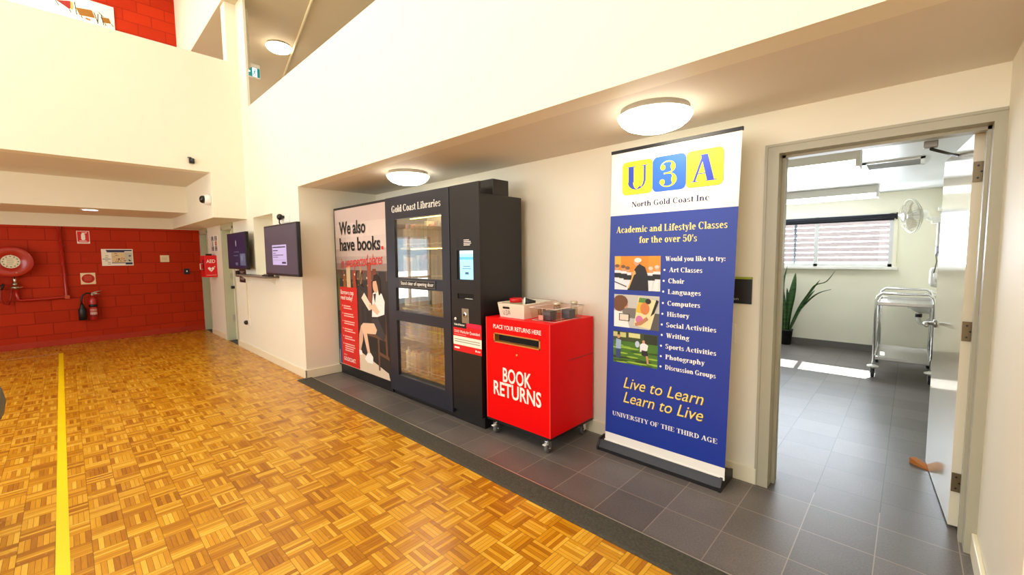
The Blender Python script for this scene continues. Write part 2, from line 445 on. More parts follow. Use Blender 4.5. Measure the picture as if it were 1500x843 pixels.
            if ch == 'y': Bar(.26, -.26, .38, 0, h); D(.18, -.2, .09)
        elif ch == 'w': Bar(.3, 0, .14, .67, T * .9); Bar(.32, 0, .46, .67, h); Bar(.66, 0, .5, .67, T * .9); Bar(.68, 0, .84, .67, h); R(0, .62, .3, .67); R(.72, .62, .98, .67); ad = .96
        elif ch == '5': A(.34, .32, .32, .34, T, t, -150, 140); R(.1, .46, .15, 1); R(.1, .88, .6, 1); D(.14, .16, .1); ad = .72
        elif ch == '0': A(.36, .5, .33, .52, T, t); ad = .74
        elif ch == "'": Bar(.1, .68, .16, 1, .14); ad = .26
        elif ch == ':': D(.14, .1, .11); D(.14, .55, .11); ad = .34
        elif ch == '*': D(.16, .4, .15); ad = .4
        else: ad = .5
        X += ad
    vs = []; fs = []
    for p in out:
        o = len(vs); vs += p; fs.append(list(range(o, o + len(p))))
    return vs, fs


class Print:
    """flat printed surface: stacked thin layers on a vertical plane. ax: 'y-' faces -y (u=x), 'x+' faces +x (u=y), 'x-' faces -x (u=-y)"""
    def __init__(s, ax, val, eps=.0007): s.ax, s.val, s.eps, s.mb, s.k = ax, val, eps, MB(), 0; s.mb.flat = True

    def P(s, u, v, k):
        d = s.eps * (k + 1)
        return (u, s.val - d, v) if s.ax == 'y-' else (s.val + d, u, v) if s.ax == 'x+' else (s.val - d, -u, v)

    def poly(s, pts, mt, k=None):
        s.c = (getattr(s, 'c', 0) + 1) % 25
        k = (s.k if k is None else k) + .02 * s.c
        s.mb.add([s.P(u, v, k) for u, v in pts], [list(range(len(pts)))], mt); return s

    def rect(s, u0, v0, u1, v1, mt, k=None): return s.poly([(u0, v0), (u1, v0), (u1, v1), (u0, v1)], mt, k)

    def rrect(s, u0, v0, u1, v1, r, mt, k=None):
        pts = []
        for cx, cy_, a in ((u1 - r, v1 - r, 0), (u0 + r, v1 - r, 90), (u0 + r, v0 + r, 180), (u1 - r, v0 + r, 270)):
            for i in range(6):
                t = math.radians(a + 18 * i); pts.append((cx + r * math.cos(t), cy_ + r * math.sin(t)))
        return s.poly(pts, mt, k)

    def disc(s, u, v, ru, mt, k=None, rv=None, n=24):
        return s.poly([(u + ru * math.cos(2 * PI * i / n), v + (rv or ru) * math.sin(2 * PI * i / n)) for i in range(n)], mt, k)

    def line(s, pts, wd, mt, k=None):
        for (a, b), (c, d) in zip(pts, pts[1:]):
            L = math.hypot(c - a, d - b) or 1; nx, ny = -(d - b) / L * wd / 2, (c - a) / L * wd / 2
            s.poly([(a + nx, b + ny), (c + nx, d + ny), (c - nx, d - ny), (a - nx, b - ny)], mt, k)
        return s

    def text(s, txt, u0, v0, u1, h, mt, k=None, font='sans', bold=.0, shear=0.0, T=.2, t=.05, slope=0):
        k = s.k if k is None else k
        vs, fs = serif(txt, T, t) if font == 'serif' else sans(txt, bold, shear)
        c = 1.0 if font == 'serif' else capheight()
        x0, x1 = min(v[0] for v in vs), max(v[0] for v in vs)
        fx = h / c if u1 is None else (u1 - u0) / (x1 - x0); fy = h / c
        q = [(u0 + (x - x0) * fx, v0 + y * fy + slope * (x - x0) * fx) for x, y in vs]
        if font == 'serif':
            for n_, f in enumerate(fs): s.mb.add([s.P(*q[i], k + .5 + .03 * (n_ % 9)) for i in f], [list(range(len(f)))], mt)
        else: s.mb.add([s.P(u, v, k + .5) for u, v in q], fs, mt)
        return s

    def lines(s, u0, v0, u1, n, dv, th, mt, k=None, rag=.25):
        for i in range(n):
            e = u1 - (u1 - u0) * rag * random.random(); s.rect(u0, v0 - i * dv, e, v0 - i * dv + th, mt, k)
        return s

    def build(s, name, parent): return s.mb.build(name, parent)


# ------------------------------------------------------------------ STRUCTURE
F, W, S, XR, Bx, XW = 1.927, 2.918, 2.292, -10.59, -7.3, .285
UT = 3.61                                            # top of the void parapet
struct(B((XR - .1, -5, -.1), (3, 1.815, 0), M_PARQ), 'floor')
struct(B((XR - .1, 1.815, -.1), (-5.256, F, 0), M_PARQ), 'floor_by_wall')
struct(B((-5.256, 1.98, -.1), (XW, 3.03, 0), M_TILE), 'floor_alcove')
struct(B((-4, 3.03, -.1), (.34, 8.02, 0), M_TILE), 'floor_room')
k = MB(); k.prism([(1.815, -.02), (1.815, .004), (1.83, .009), (1.972, .012), (1.972, -.02)], lambda u, v, d: (d, u, v), -5.256, 3, KERB)
struct(k, 'trim_kerb')
struct(B((-5.256, 1.972, -.02), (3, 1.98, .0125), STRIP), 'trim_edge_strip')
struct(B((-10.59, F, -.1), (-5.256, F + .9, -.002), mat('grey_carpet', (70, 70, 68), .9, noise=.2, scale=200)), 'floor_doorways')

# wall with the screens: three pieces around the hatch, plus the door piers
k = MB()
k.box((-8.1, F, 0), (-7.0, F + .32, 2.052), CREAM); k.box((-7.0, F, 0), (-6.18, F + .32, 1.21), CREAM)
k.box((-6.18, F, 0), (-5.256, F + .992, 2.052), CREAM); k.box((-7.3, F, 2.052), (-5.256, F + .992, UT), CREAM)
k.box((-7.0, F + .27, 1.21), (-6.18, F + .32, 2.052), CREAM)
struct(k, 'wall_screens')
struct(B((-9.9, F, 0), (-8.86, F + .3, 2.052), CREAM), 'wall_between_doors')
struct(MB().box((-5.256, F, S), (XW, F + .15, UT), CREAM).box((XW, F, 0), (3, F + .15, UT), CREAM), 'wall_bulkhead')
struct(MB().box((-5.256, W, 0), (-.655, W + .2, S), CREAM).box((-.655, W, 2.09), (XW, W + .2, S), CREAM), 'wall_alcove')
struct(B((-5.256, F + .15, S), (XW, W + .2, S + .3), CEIL), 'ceiling_alcove')
struct(B((XW, F + .15, 0), (XW + .15, W + .32, S + .3), CREAM), 'wall_right')
# far red wall, cream band over it
struct(B((XR - .2, -1.2, 0), (XR, F + .9, 2.042), M_BLOCK), 'wall_red')
struct(B((XR - .2, -5, 2.042), (XR + .012, F + .9, 2.6), CREAM), 'wall_band')
struct(B((XR - .2, -5, 0), (XR, -2.95, 2.042), CREAM), 'wall_entry')
struct(MB().box((XR - .2, -1.5, 0), (XR, -1.2, 2.042), M_BLOCK), 'wall_red_far')
# bulkhead facing the camera and the recess beneath it
struct(B((Bx - .2, -5, 2.688), (Bx, 1.504, 4.3), CREAM), 'wall_void')
struct(MB().box((XR, 1.504, 2.052), (Bx, F, 2.688), CREAM).box((Bx - .2, 1.504, 2.688), (Bx, F, 4.3), CREAM), 'wall_corner_bulkhead')
struct(B((-9.09, -5, 2.688), (Bx - .2, 1.504, 2.9), CEIL), 'ceiling_recess')
struct(B((XR, -5, 2.25), (-9.09, 1.504, 2.9), CREAM), 'beam_recess')
struct(B((XR, F, 2.052), (Bx, F + .9, 2.9), CREAM), 'wall_over_doors')
# upper storey
struct(B((XR - .2, -5, 2.9), (XR, 1.76, 7), M_BLOCK), 'wall_red_upper')
struct(B((XR - 4, 1.76, 5.134), (3, 1.775, 7), CREAM), 'wall_upper_bulkhead')
struct(B((XR - 4, 1.765, 5.13), (3, 5, 5.3), UCEIL), 'ceiling_upper')
struct(MB().box((XR - 4, 5, 2.6), (3, 5.1, 5.3), CREAM).box((XR - 4.1, 1.76, 2.6), (XR - 4, 5, 5.3), CREAM), 'wall_upper_back')
struct(B((XR - 4, F + .15, 2.6), (3, 5, 2.9), CEIL), 'floor_upper')
struct(MB().box((Bx - .2, 1.79, 4.3), (Bx, F + .16, 5.13), CREAM).box((Bx, F, UT), (-6.95, F + .03, 5.13), CREAM), 'column_corner')
struct(B((XR - .2, -5, 7), (3, 1.9, 7.1), CREAM), 'ceiling')
struct(MB().box((3, -5, 0), (3.1, F + .15, 7), CREAM), 'wall_hall_side')
struct(MB().box((XR, -5.1, 0), (3, -5, .9), CREAM).box((XR, -5.1, 4.4), (3, -5, 7), CREAM).box((XR, -5.1, .9), (-8, -5, 4.4), CREAM).box((1.6, -5.1, .9), (3, -5, 4.4), CREAM), 'wall_hall_back')
struct(B((-40, -40, -.3), (30, 40, -.15), mat('outside_paving', (196, 194, 186), .8, noise=.1, scale=2)), 'ground_outside')

# glazed entry in the far wall out of frame (mirrored in the machine's panes)
k = MB()
for y0, y1 in ((-2.95, -2.89), (-2.26, -2.2), (-1.56, -1.5)): k.box((XR - .12, y0, 0), (XR - .04, y1, 2.05), ALU)
for z0, z1 in ((0, .12), (.82, .88), (1.98, 2.05)): k.box((XR - .12, -2.95, z0), (XR - .04, -1.5, z1), ALU)
wn = struct(k, 'window_1'); g = B((XR - .085, -2.95, 0), (XR - .075, -1.5, 2.05), glass('clear_glass', (250, 252, 252), .02)).build('window_glass', wn)

# room beyond the doorway
struct(MB().box((-4, 8.02, 0), (.5, 8.2, 1.245), WHITEW).box((-4, 8.02, 2.0), (.5, 8.2, 2.35), WHITEW).box((-.2, 8.02, 1.245), (.5, 8.2, 2.0), WHITEW)
       .box((-4, 8.02, 1.245), (-2.7, 8.2, 2.0), WHITEW), 'wall_room_back')
struct(B((.34, W + .2, 0), (.5, 8.02, 2.3), WHITEW), 'wall_room_right')
struct(B((-4.1, 3.1, 0), (-4, 8.02, 2.3), WHITEW), 'wall_room_left')
struct(B((-4, W + .2, 0), (-.66, W + .3, 2.3), WHITEW), 'wall_room_front')
struct(B((-4.1, W + .2, 2.295), (.5, 8.2, 2.4), RCEIL), 'ceiling_room')
struct(MB().box((-4, 8.0, 0), (.34, 8.02, .1), mat('grey_skirting_tile', (104, 100, 96), .45, noise=.1, scale=60)).box((.325, 4.2, 0), (.34, 8.0, .1), MATS['grey_skirting_tile']), 'baseboard_room')
# window in the room
k = MB()
for x0, x1 in ((-2.7, -2.65), (-1.11, -1.06), (-.245, -.2)): k.box((x0, 8.0, 1.245), (x1, 8.06, 2.0), ALU)
for z0, z1 in ((1.245, 1.285), (1.965, 2.0)): k.box((-2.7, 8.0, z0), (-.2, 8.06, z1), ALU)
for x0, x1, z0, z1 in ((-2.74, -.16, 2.0, 2.045), (-.2, -.16, 1.245, 2.0)): k.box((x0, 7.995, z0), (x1, 8.02, z1), WHITEW)
wn = struct(k, 'window_2')
B((-2.66, 8.045, 1.27), (-.23, 8.05, 1.98), MATS['clear_glass']).build('window_glass', wn)
B((-2.76, 7.94, 1.205), (-.14, 8.02, 1.245), WHITE, .006).build('window_sill', wn)
k = MB()
for i in range(9):
    z = 1.29 + i * .078
    k.prism([(8.12, z), (8.12, z + .006), (8.165, z + .022), (8.165, z + .016)], lambda u, v, d: (d, u, v), -2.7, -.2, mat('louvre_slat', (150, 158, 172), .5, noise=.03, scale=20))
t = thing('louvre_screen', 'horizontal white louvre slats fixed outside the far room window', 'louvre', (-1.45, 8.14, 1.29)); k.build('slats', t)
k = MB()
for x in (-1.4,): k.box((x, 8.165, 1.245), (x + .03, 8.185, 2.0), MATS['louvre_slat'])
k.build('rails', t)
t = thing('roller_blind', 'dark roller blind rolled up along the top of the far window', 'blind', (-1.45, 7.96, 1.93))
MB().lathe([(.033, 0), (.033, 2.5)], (-2.68, 7.955, 1.955), (1, 0, 0), mat('dark_blind_fabric', (24, 28, 40), .7, noise=.1, scale=80), 16).build('fabric_roll', t)
MB().box((-.18, 7.93, 1.91), (-.165, 7.99, 2.0), BLACK2).build('bracket', t)
B((-2.68, 7.982, 1.9), (-.2, 7.986, 1.95), MATS['dark_blind_fabric']).build('hem', t)

# outside: distant low wall so that the window shows something between the slats
struct(B((-12, 16, -.15), (8, 16.3, 4.5), mat('outside_brick', (150, 140, 150), .8, noise=.15, scale=8)), 'wall_outside')

# skirtings
k = MB(); k.box((-8.1, F - .016, 0), (-5.24, F, .105), SKIRT, .004); k.box((-5.256, F - .016, 0), (-5.24, W, .105), SKIRT, .004); struct(k, 'baseboard_screens')
struct(B((-9.9, F - .016, 0), (-8.86, F, .105), SKIRT, .004), 'baseboard_between_doors')
struct(B((-5.24, W - .016, 0), (-.655, W, .105), SKIRT, .004), 'baseboard_alcove')
struct(B((XW - .018, 1.9, 0), (XW, W - .01, .11), SKIRT, .004), 'baseboard_right')
struct(B((XR, -1.2, 0), (XR + .014, F, .1), mat('red_skirting_paint', (176, 40, 2), .5, noise=.04, scale=20), .004), 'baseboard_red')
# doorway frame in the alcove
k = MB()
for x0, x1, a, b in ((-.655, -.59, -.63, -.578), (.245, XW, .235, .262)):
    k.box((x0, W - .008, 0), (x1, W + .24, 2.041), FRAME)
k.box((-.655, W - .008, 2.041), (XW, W + .24, 2.09), FRAME)
k.box((-.59, W + .08, 0), (-.572, W + .14, 2.041), FRAME); k.box((-.59, W + .08, 2.025), (.245, W + .14, 2.041), FRAME); k.box((.232, W + .08, 0), (.245, W + .14, 2.041), FRAME)
k.box((-.662, W - .014, 0), (-.648, W, 2.096), FRAME); k.box((-.648, W - .014, 2.082), (XW - .002, W, 2.096), FRAME)
struct(k, 'trim_door_frame')


# doors in the far corner
def side_door(x0, x1, name, ajar):
    k = MB()
    k.box((x0, F - .01, 0), (x0 + .07, F + .2, 2.0), FRAME2, .004); k.box((x1 - .07, F - .01, 0), (x1, F + .2, 2.0), FRAME2, .004)
    k.box((x0, F - .01, 1.95), (x1, F + .2, 2.052), FRAME2, .004)
    d = struct(k, name)
    k = MB(); k.box((x0 + .07, F + .12, .01), (x1 - .07, F + .16, 1.95), FRAME2 if not ajar else CREAM)
    k.build('door_leaf', d)
    hx = x1 - .13 if not ajar else x0 + .13
    MB().cyl((hx, F + .12, .95), (hx, F + .07, .95), .025, BLACK2).cyl((hx, F + .08, .95), (hx + (.1 if ajar else -.1), F + .08, .95), .01, BLACK2).build('door_handle', d)
    for z in (.35, 1.1, 1.75): B((x0 + .066 if ajar else x1 - .074, F + .085, z), (x0 + .074 if ajar else x1 - .066, F + .118, z + .1), STEEL).build('hinge', d)


side_door(-10.59, -9.9, 'door_2', False); side_door(-8.86, -8.1, 'door_3', True)

# open door leaf of the room
d = bpy.data.objects.new('door_1', None); C.objects.link(d); d.location = (.25, 3.16, 0); d['kind'] = 'structure'
ang = math.atan2(.07, .87)
def leafp(a, b, z): return (.201 - a * math.sin(ang) + b * math.cos(ang), 3.135 + a * math.cos(ang) + b * math.sin(ang), z)
k = MB()
for a0, a1, b0, b1, z0, z1, mt in ((0, .875, 0, .04, .012, 2.04, LEAF),):
    vs = [leafp(a, b, z) for z in (z0, z1) for a, b in ((a0, b0), (a1, b0), (a1, b1), (a0, b1))]
    k.add(vs, [(0, 3, 2, 1), (4, 5, 6, 7), (0, 1, 5, 4), (1, 2, 6, 5), (2, 3, 7, 6), (3, 0, 4, 7)], mt)
k.build('door_leaf', d)
k = MB(); hx = .81
k.lathe([(.026, 0), (.026, .012), (.012, .014), (.012, .055)], leafp(hx, 0, .98), Vector(leafp(0, -1, 0)) - Vector(leafp(0, 0, 0)), STEEL, 20)
k.tube([leafp(hx, -.05, .98), leafp(hx - .03, -.056, .98), leafp(hx - .12, -.056, .978)], .011, STEEL, 10)
k.build('door_handle', d)
for z in (.2, 1.0, 1.8):
    q = MB(); q.box((.203, 3.129, z), (.24, 3.1345, z + .1), mat('bronze_hinge', (120, 104, 76), .4, .7, noise=.1, scale=30)); q.cyl((.243, 3.13, z), (.243, 3.13, z + .1), .007, MATS['bronze_hinge'])
    for dz in (.02, .05, .08): q.cyl((.22 + (dz == .05) * .012, 3.129, z + dz), (.22 + (dz == .05) * .012, 3.1275, z + dz), .005, BLACK2, n=8)
    q.build('hinge', d)
# door closer arm fixed under the frame head
t = thing('door_closer', 'grey door closer arm under the head of the open doorway', 'door closer', (.1, 3.15, 2.0))
MB().box((.02, 3.16, 2.005), (.075, 3.2, 2.04), mat('grey_closer_metal', (150, 148, 146), .4, .5, noise=.04, scale=20), .004).build('bracket', t)
MB().tube([(.05, 3.18, 1.998), (.12, 3.4, 2.0), (.19, 3.62, 2.008)], .008, mat('dark_closer_arm', (58, 56, 54), .4, .5, noise=.04, scale=20), 8).build('arm', t)

# floor markings
k = MB()
def strip(a, b, wd, mt, z=.0015):
    a, b = Vector(a), Vector(b); n = Vector((-(b - a).y, (b - a).x)).normalized() * wd / 2
    k.add([(p.x, p.y, z) for p in (a + n, b + n, b - n, a - n)], [(0, 1, 2, 3)], mt)
strip((.2, -.0815), (-9.66, -.1275), .049, YEL); struct(k, 'trim_floor_line_yellow')
k = MB(); strip((-9.64, -.14), (-9.7, -4.6), .022, mat('white_line_paint', (240, 220, 200), .4, noise=.03, scale=40)); struct(k, 'trim_floor_line_white')

# ------------------------------------------------------------------ LIBRARY MACHINE
t = thing('book_lending_machine', 'tall black self-service book lending machine with poster panel, against alcove wall', 'book machine', (-3.9, 2.57, 0))
y0, y1 = 2.32, 2.83
k = MB(); k.box((-5.235, y0 + .03, 0), (-4.005, y1, .1), BLACK); k.box((-5.25, y0 + .012, .1), (-4.0, y1, 2.062), BLACK, .004)
k.build('poster_cabinet', t)
# lending cabinet is a hollow box
k = MB(); k.box((-3.98, y0 + .035, 0), (-2.6, y1, .1), BLACK)
k.box((-3.985, y0 + .03, .1), (-3.955, y1, 2.062), BLACK); k.box((-2.945, y0 + .03, .1), (-2.9, y1, 1.97), BLACK)
k.box((-3.955, y1 - .02, .1), (-2.945, y1, 2.062), mat('cabinet_lining', (186, 172, 140), .6, noise=.05, scale=20)); k.box((-3.985, y0 + .03, 2.03), (-2.93, y1, 2.062), BLACK); k.box((-3.955, y0 + .03, .1), (-2.945, y1, .2), BLACK)
k.build('book_cabinet', t)
SHZ = [.25, .60, .92, 1.235, 1.555]
for i, z in enumerate(SHZ):
    k = MB(); k.box((-3.953, 2.46, z - .02), (-2.947, y1 - .02, z), mat('shelf_board', (150, 136, 108), .5, noise=.05, scale=20))
    sh = k.build('shelf', t)
for z in (1.532, 1.84):
    B((-3.75, 2.455, z), (-2.95, 2.459, z + .007), mat('shelf_led', (255, 226, 120), .5, emit=22)).build('led_or_fill_strip', t)
B((-3.9, 2.42, 1.995), (-3.0, 2.47, 2.02), mat('cabinet_top_fill', (255, 240, 205), .5, emit=60)).build('led_or_fill_strip', t)  # unseen glowing bar added behind the door head to brighten the books
for x in (-3.952, -2.956): B((x, 2.375, .26), (x + .008, 2.39, 1.96), mat('cabinet_side_fill', (255, 240, 210), .5, emit=40)).build('led_or_fill_strip', t)  # added fill: glowing strips hidden behind the door frame sides, lighting the shelves
# door frame with three panes
dx0, dx1 = -3.99, -2.945
panes = [(-3.842, -3.057, 1.247, 1.838), (-3.83, -3.056, .905, 1.144), (-3.818, -3.048, .233, .808)]
panes = [(-3.84, -3.055, a, b) for _, _, a, b in panes]
k = MB()
k.box((dx0, y0, .055), (-3.84, y0 + .03, 2.062), NAVYBLK, .003); k.box((-3.055, y0, .055), (dx1, y0 + .03, 2.062), NAVYBLK, .003)
for a, b in ((.055, .233), (.808, .905), (1.144, 1.247), (1.838, 2.062)): k.box((-3.842, y0, a), (-3.053, y0 + .03, b), NAVYBLK)
dr = k.build('door', t)
for a, b, c, e in panes: B((a - .005, y0 + .018, c - .005), (b + .005, y0 + .024, e + .005), glass('mirror_tint_glass', (244, 244, 238), .36)).build('glass_pane', dr)
p = Print('y-', y0); p.text('Gold Coast Libraries', -3.872, 1.908, -3.058, .066, WPRINT, font='serif', T=.19, t=.06)
p.build('lettering', dr)
k = MB(); k.box((-3.758, y0 - .006, 1.157), (-3.152, y0, 1.232), BLACK2, .002); sg = k.build('door_sign', dr); sg['label'] = 'black plate with white lettering'
p = Print('y-', y0 - .006)
for a in ((-3.75, 1.163, -3.16, 1.166), (-3.75, 1.223, -3.16, 1.226), (-3.75, 1.163, -3.747, 1.226), (-3.163, 1.163, -3.16, 1.226)): p.rect(*a, cm(150, 148, 140))
p.text('Stand clear of opening door', -3.73, 1.181, -3.18, .033, WPRINT, bold=.012); p.build('lettering', sg)
# kiosk column
kx0, kx1 = -2.93, -2.552
k = MB(); k.box((kx0, y0, .1), (-2.845, y0 + .02, 2.062), BLACK); k.box((-2.635, y0, .1), (kx1, y0 + .02, 2.062), BLACK)
for a, b in ((.1, 1.095), (1.141, 1.258), (1.51, 2.062)): k.box((-2.845, y0, a), (-2.635, y0 + .02, b), BLACK)
k.box((-2.9, y0 + .02, .1), (kx1, y1, 1.97), BLACK, .004); k.box((kx0, y0 + .03, .0), (kx1, y1, .1), BLACK)
k.box((-2.94, 2.478, 1.97), (kx1, 2.666, 2.1), BLACK, .003)
ki = k.build('kiosk', t)
k = MB(); k.box((-2.845, y0 + .008, 1.258), (-2.635, y0 + .018, 1.51), BLACK2); sc_ = k.build('touch_screen', ki); sc_['label'] = 'lit pale blue touch screen'
p = Print('y-', y0 + .008)
p.rect(-2.815, 1.262, -2.637, 1.506, mat('kiosk_screen_lit', (150, 212, 246), .2, emit=.75)); p.rect(-2.815, 1.43, -2.637, 1.452, mat('kiosk_screen_band', (96, 178, 232), .2, emit=.7), 1); p.rect(-2.815, 1.48, -2.637, 1.506, mat('kiosk_screen_pale', (206, 238, 252), .2, emit=.8), 1)
for a, b, c, e in ((-2.77, 1.372, -2.68, 1.377), (-2.78, 1.352, -2.67, 1.357), (-2.745, 1.305, -2.7, 1.324)): p.rect(a, b, c, e, cm(70, 120, 160), 2)
p.build('display', sc_)
B((-2.843, y0 + .012, 1.097), (-2.637, y0 + .0195, 1.14), DARK).build('card_slot', ki)
MB().prism([(y0 + .006, 1.097), (y0 + .018, 1.097), (y0 + .018, 1.104)], lambda u, v, d: (d, u, v), -2.76, -2.66, WHITE).build('receipt_edge', ki)
k = MB(); k.box((-2.788, y0 - .004, .888), (-2.7, y0, 1.013), STEEL, .001); lp = k.build('lock_plate', ki)
MB().lathe([(.024, 0), (.024, .006), (.016, .01), (.006, .01)], (-2.744, y0 - .004, .96), (0, -1, 0), CHROME, 20).lathe([(.009, 0), (.009, .006)], (-2.744, y0 - .012, .96), (0, -1, 0), DARK, 12).build('lock', lp)
MB().lathe([(.014, 0), (.012, .005), (.004, .006)], (-2.879, y0, .915), (0, -1, 0), WHITE, 16).build('lock', ki)
p = Print('y-', y0); p.rect(-2.847, 1.531, -2.643, 1.614, cm(14, 14, 15))
for i, (a, b) in enumerate(((-2.75, -2.68), (-2.75, -2.66), (-2.75, -2.655), (-2.75, -2.67))): p.rect(a, 1.592 - i * .014, b, 1.598 - i * .014, WPRINT, 1)
p.build('instruction_label', ki)
p = Print('y-', y0, .0009)
p.poly([(-2.912, .632), (-2.545, .632), (-2.545, .89), (-2.912, .89)], REDP)
p.poly([(-2.74, .86), (-2.545, .852), (-2.545, .885), (-2.72, .888)], cm(216, 18, 70), 1)
p.rect(-2.912, .84, -2.735, .9, cm(12, 12, 13), 1); p.text('Unite & Recover', -2.895, .86, -2.755, .017, WPRINT, 2, bold=.02)
p.text('COVID', -2.898, .797, -2.83, .022, WPRINT, 1); p.text('Works for Queensland', -2.82, .797, -2.565, .023, WPRINT, 1, bold=.01)
p.rect(-2.898, .778, -2.74, .783, cm(240, 150, 150), 1)
p.rect(-2.912, .69, -2.545, .765, cm(250, 244, 226), 1); p.lines(-2.895, .735, -2.56, 1, .02, .006, cm(150, 140, 130), 2, .05); p.lines(-2.895, .716, -2.56, 1, .02, .006, cm(150, 140, 130), 2, .05)
p.rect(-2.898, .655, -2.83, .67, WPRINT, 1); p.disc(-2.615, .663, .009, WPRINT, 1); p.rect(-2.6, .655, -2.56, .668, cm(246, 190, 190), 1)
nt_ = p.build('notice', ki); nt_['label'] = 'red and white printed notice'
B((-2.56, 2.45, 1.6), (-2.551, 2.75, 1.602), BLACK2).build('side_seam', ki) if False else None

# poster on the left cabinet: stacked printed shapes
p = Print('y-', y0 + .012, .0006)
bands = [(2.035, (212, 192, 186)), (1.86, (220, 202, 194)), (1.7, (214, 196, 188)), (1.56, (196, 176, 168)), (1.47, (180, 162, 154)), (1.39, (150, 132, 124)), (1.31, (92, 74, 66)), (1.2, (48, 40, 38)), (.9, (34, 30, 32)), (.6, (30, 28, 30)), (.4, (40, 36, 34))]
for i, (v, c) in enumerate(bands):
    p.rect(-5.222, .125 if i == len(bands) - 1 else bands[i + 1][0], -4.02, v, cm(*c), 0)
p.poly([(-5.222, .125), (-4.02, .125), (-4.05, .2), (-4.7, .36), (-5.222, .3)], cm(226, 206, 180), 1)
for a, b, c, e, col in ((-4.96, 1.0, -4.86, 1.36, (214, 190, 150)), (-5.05, 1.05, -4.98, 1.25, (150, 90, 40)), (-4.8, 1.1, -4.72, 1.3, (160, 60, 30)), (-5.2, .8, -5.15, 1.25, (90, 100, 40)), (-4.45, .95, -4.36, 1.4, (150, 80, 60)), (-4.62, 1.15, -4.58, 1.35, (190, 140, 90)), (-4.33, 1.12, -4.25, 1.33, (120, 60, 40)), (-4.2, 1.1, -4.05, 1.3, (52, 46, 46)), (-5.21, .13, -5.14, .5, (40, 70, 120)), (-4.68, .6, -4.62, 1.1, (60, 40, 36)), (-4.55, .4, -4.5, .9, (48, 44, 50))):
    p.rect(a, b, c, e, cm(*col), 1)
for i in range(26): p.disc(-5.1 + random.random() * 1.0, 1.12 + random.random() * .28, .006 + random.random() * .01, cm(*random.choice([(240, 220, 180), (200, 120, 60), (180, 60, 40)])), 1, n=8)
# wooden chair and a seated reader, printed
BR = cm(104, 70, 50)
for a in ([(-4.25, .82), (-4.24, .2)], [(-4.09, .84), (-4.07, .36)], [(-4.52, .59), (-4.07, .56)], [(-4.25, .4), (-4.02, .36)], [(-4.5, .57), (-4.47, .4)]): p.line(a, .035, BR, 2)
p.poly([(-4.26, .84), (-4.08, .84), (-4.08, .62), (-4.24, .6)], cm(30, 26, 30), 2)
SK = cm(236, 196, 164)
p.poly([(-4.37, .77), (-4.24, .78), (-4.1, .62), (-4.12, .54), (-4.3, .6), (-4.4, .68)], cm(58, 56, 60), 3)
p.poly([(-4.64, .66), (-4.58, .7), (-4.33, .72), (-4.27, .65), (-4.3, .6), (-4.5, .585), (-4.44, .37), (-4.5, .36), (-4.585, .57)], SK, 4)
p.poly([(-4.64, .66), (-4.585, .68), (-4.6, .5), (-4.66, .37), (-4.705, .36), (-4.69, .55)], cm(222, 180, 150), 3)
p.poly([(-4.57, .28), (-4.5, .36), (-4.43, .37), (-4.375, .33), (-4.38, .25), (-4.5, .245)], WPRINT, 5)
p.poly([(-4.70, .37), (-4.64, .37), (-4.62, .32), (-4.7, .31)], WPRINT, 4)
p.poly([(-4.33, 1.06), (-4.22, 1.1), (-4.14, 1.06), (-4.085, .98), (-4.1, .84), (-4.25, .8), (-4.37, .79), (-4.35, .97)], cm(246, 242, 236), 5)
p.poly([(-4.36, .92), (-4.3, .95), (-4.2, .86), (-4.25, .82), (-4.36, .87), (-4.43, .9)], SK, 6)
p.poly([(-4.43, .92), (-4.38, .95), (-4.35, .9), (-4.4, .86)], SK, 7)
p.poly([(-4.6, .99), (-4.53, 1.055), (-4.35, .9), (-4.43, .855)], cm(240, 226, 204), 6)
p.disc(-4.265, 1.15, .062, cm(226, 176, 140), 6, .085); p.poly([(-4.32, 1.19), (-4.3, 1.26), (-4.22, 1.275), (-4.16, 1.2), (-4.16, 1.06), (-4.2, 1.04), (-4.22, 1.13), (-4.25, 1.2)], cm(40, 26, 24), 7)
p.poly([(-4.32, 1.05), (-4.26, 1.06), (-4.29, .95)], cm(60, 36, 30), 7)
# red text panel
p.poly([(-5.15, .132), (-4.7, .132), (-4.7, 1.1), (-5.15, 1.1)], cm(214, 24, 16), 7)
p.text('Borrow a top', -5.125, 1.01, -4.79, .052, WPRINT, 8, bold=.01); p.text('read today!', -5.125, .945, -4.82, .05, WPRINT, 8, bold=.01)
v = .86
for n_ in (2, 2, 2, 2, 2, 4):
    p.rect(-5.1, v, -5.085, v + .016, cm(246, 190, 180), 8)
    for j in range(n_): p.rect(-5.06, v - j * .027, -4.78 - random.random() * .1, v - j * .027 + .013, cm(246, 190, 180), 8)
    v -= n_ * .027 + .04
p.text('CITY OF', -5.1, .25, -5.02, .016, WPRINT, 8); p.text('GOLDCOAST.', -5.1, .185, -4.79, .045, WPRINT, 8, bold=.01)
p.text('We also', -5.1, 1.737, -4.45, .145, INKB, 8, bold=.022); p.text('have books', -5.1, 1.541, -4.135, .145, INKB, 8, bold=.022); p.rect(-4.115, 1.541, -4.075, 1.575, REDP, 8)
p.text('in unexpected places', -5.09, 1.33, -4.1, .12, cm(230, 44, 38), 8, bold=.002, shear=.25, slope=.055)
for c_ in (-4.72, -4.6):
    p.line([(c_ + .05, 1.3), (c_ + .01, 1.27), (c_, 1.2), (c_ + .02, 1.14), (c_ + .06, 1.11)], .012, INKB, 8)
po = p.build('poster', t); po['label'] = 'printed poster of a seated reader with red text panel'

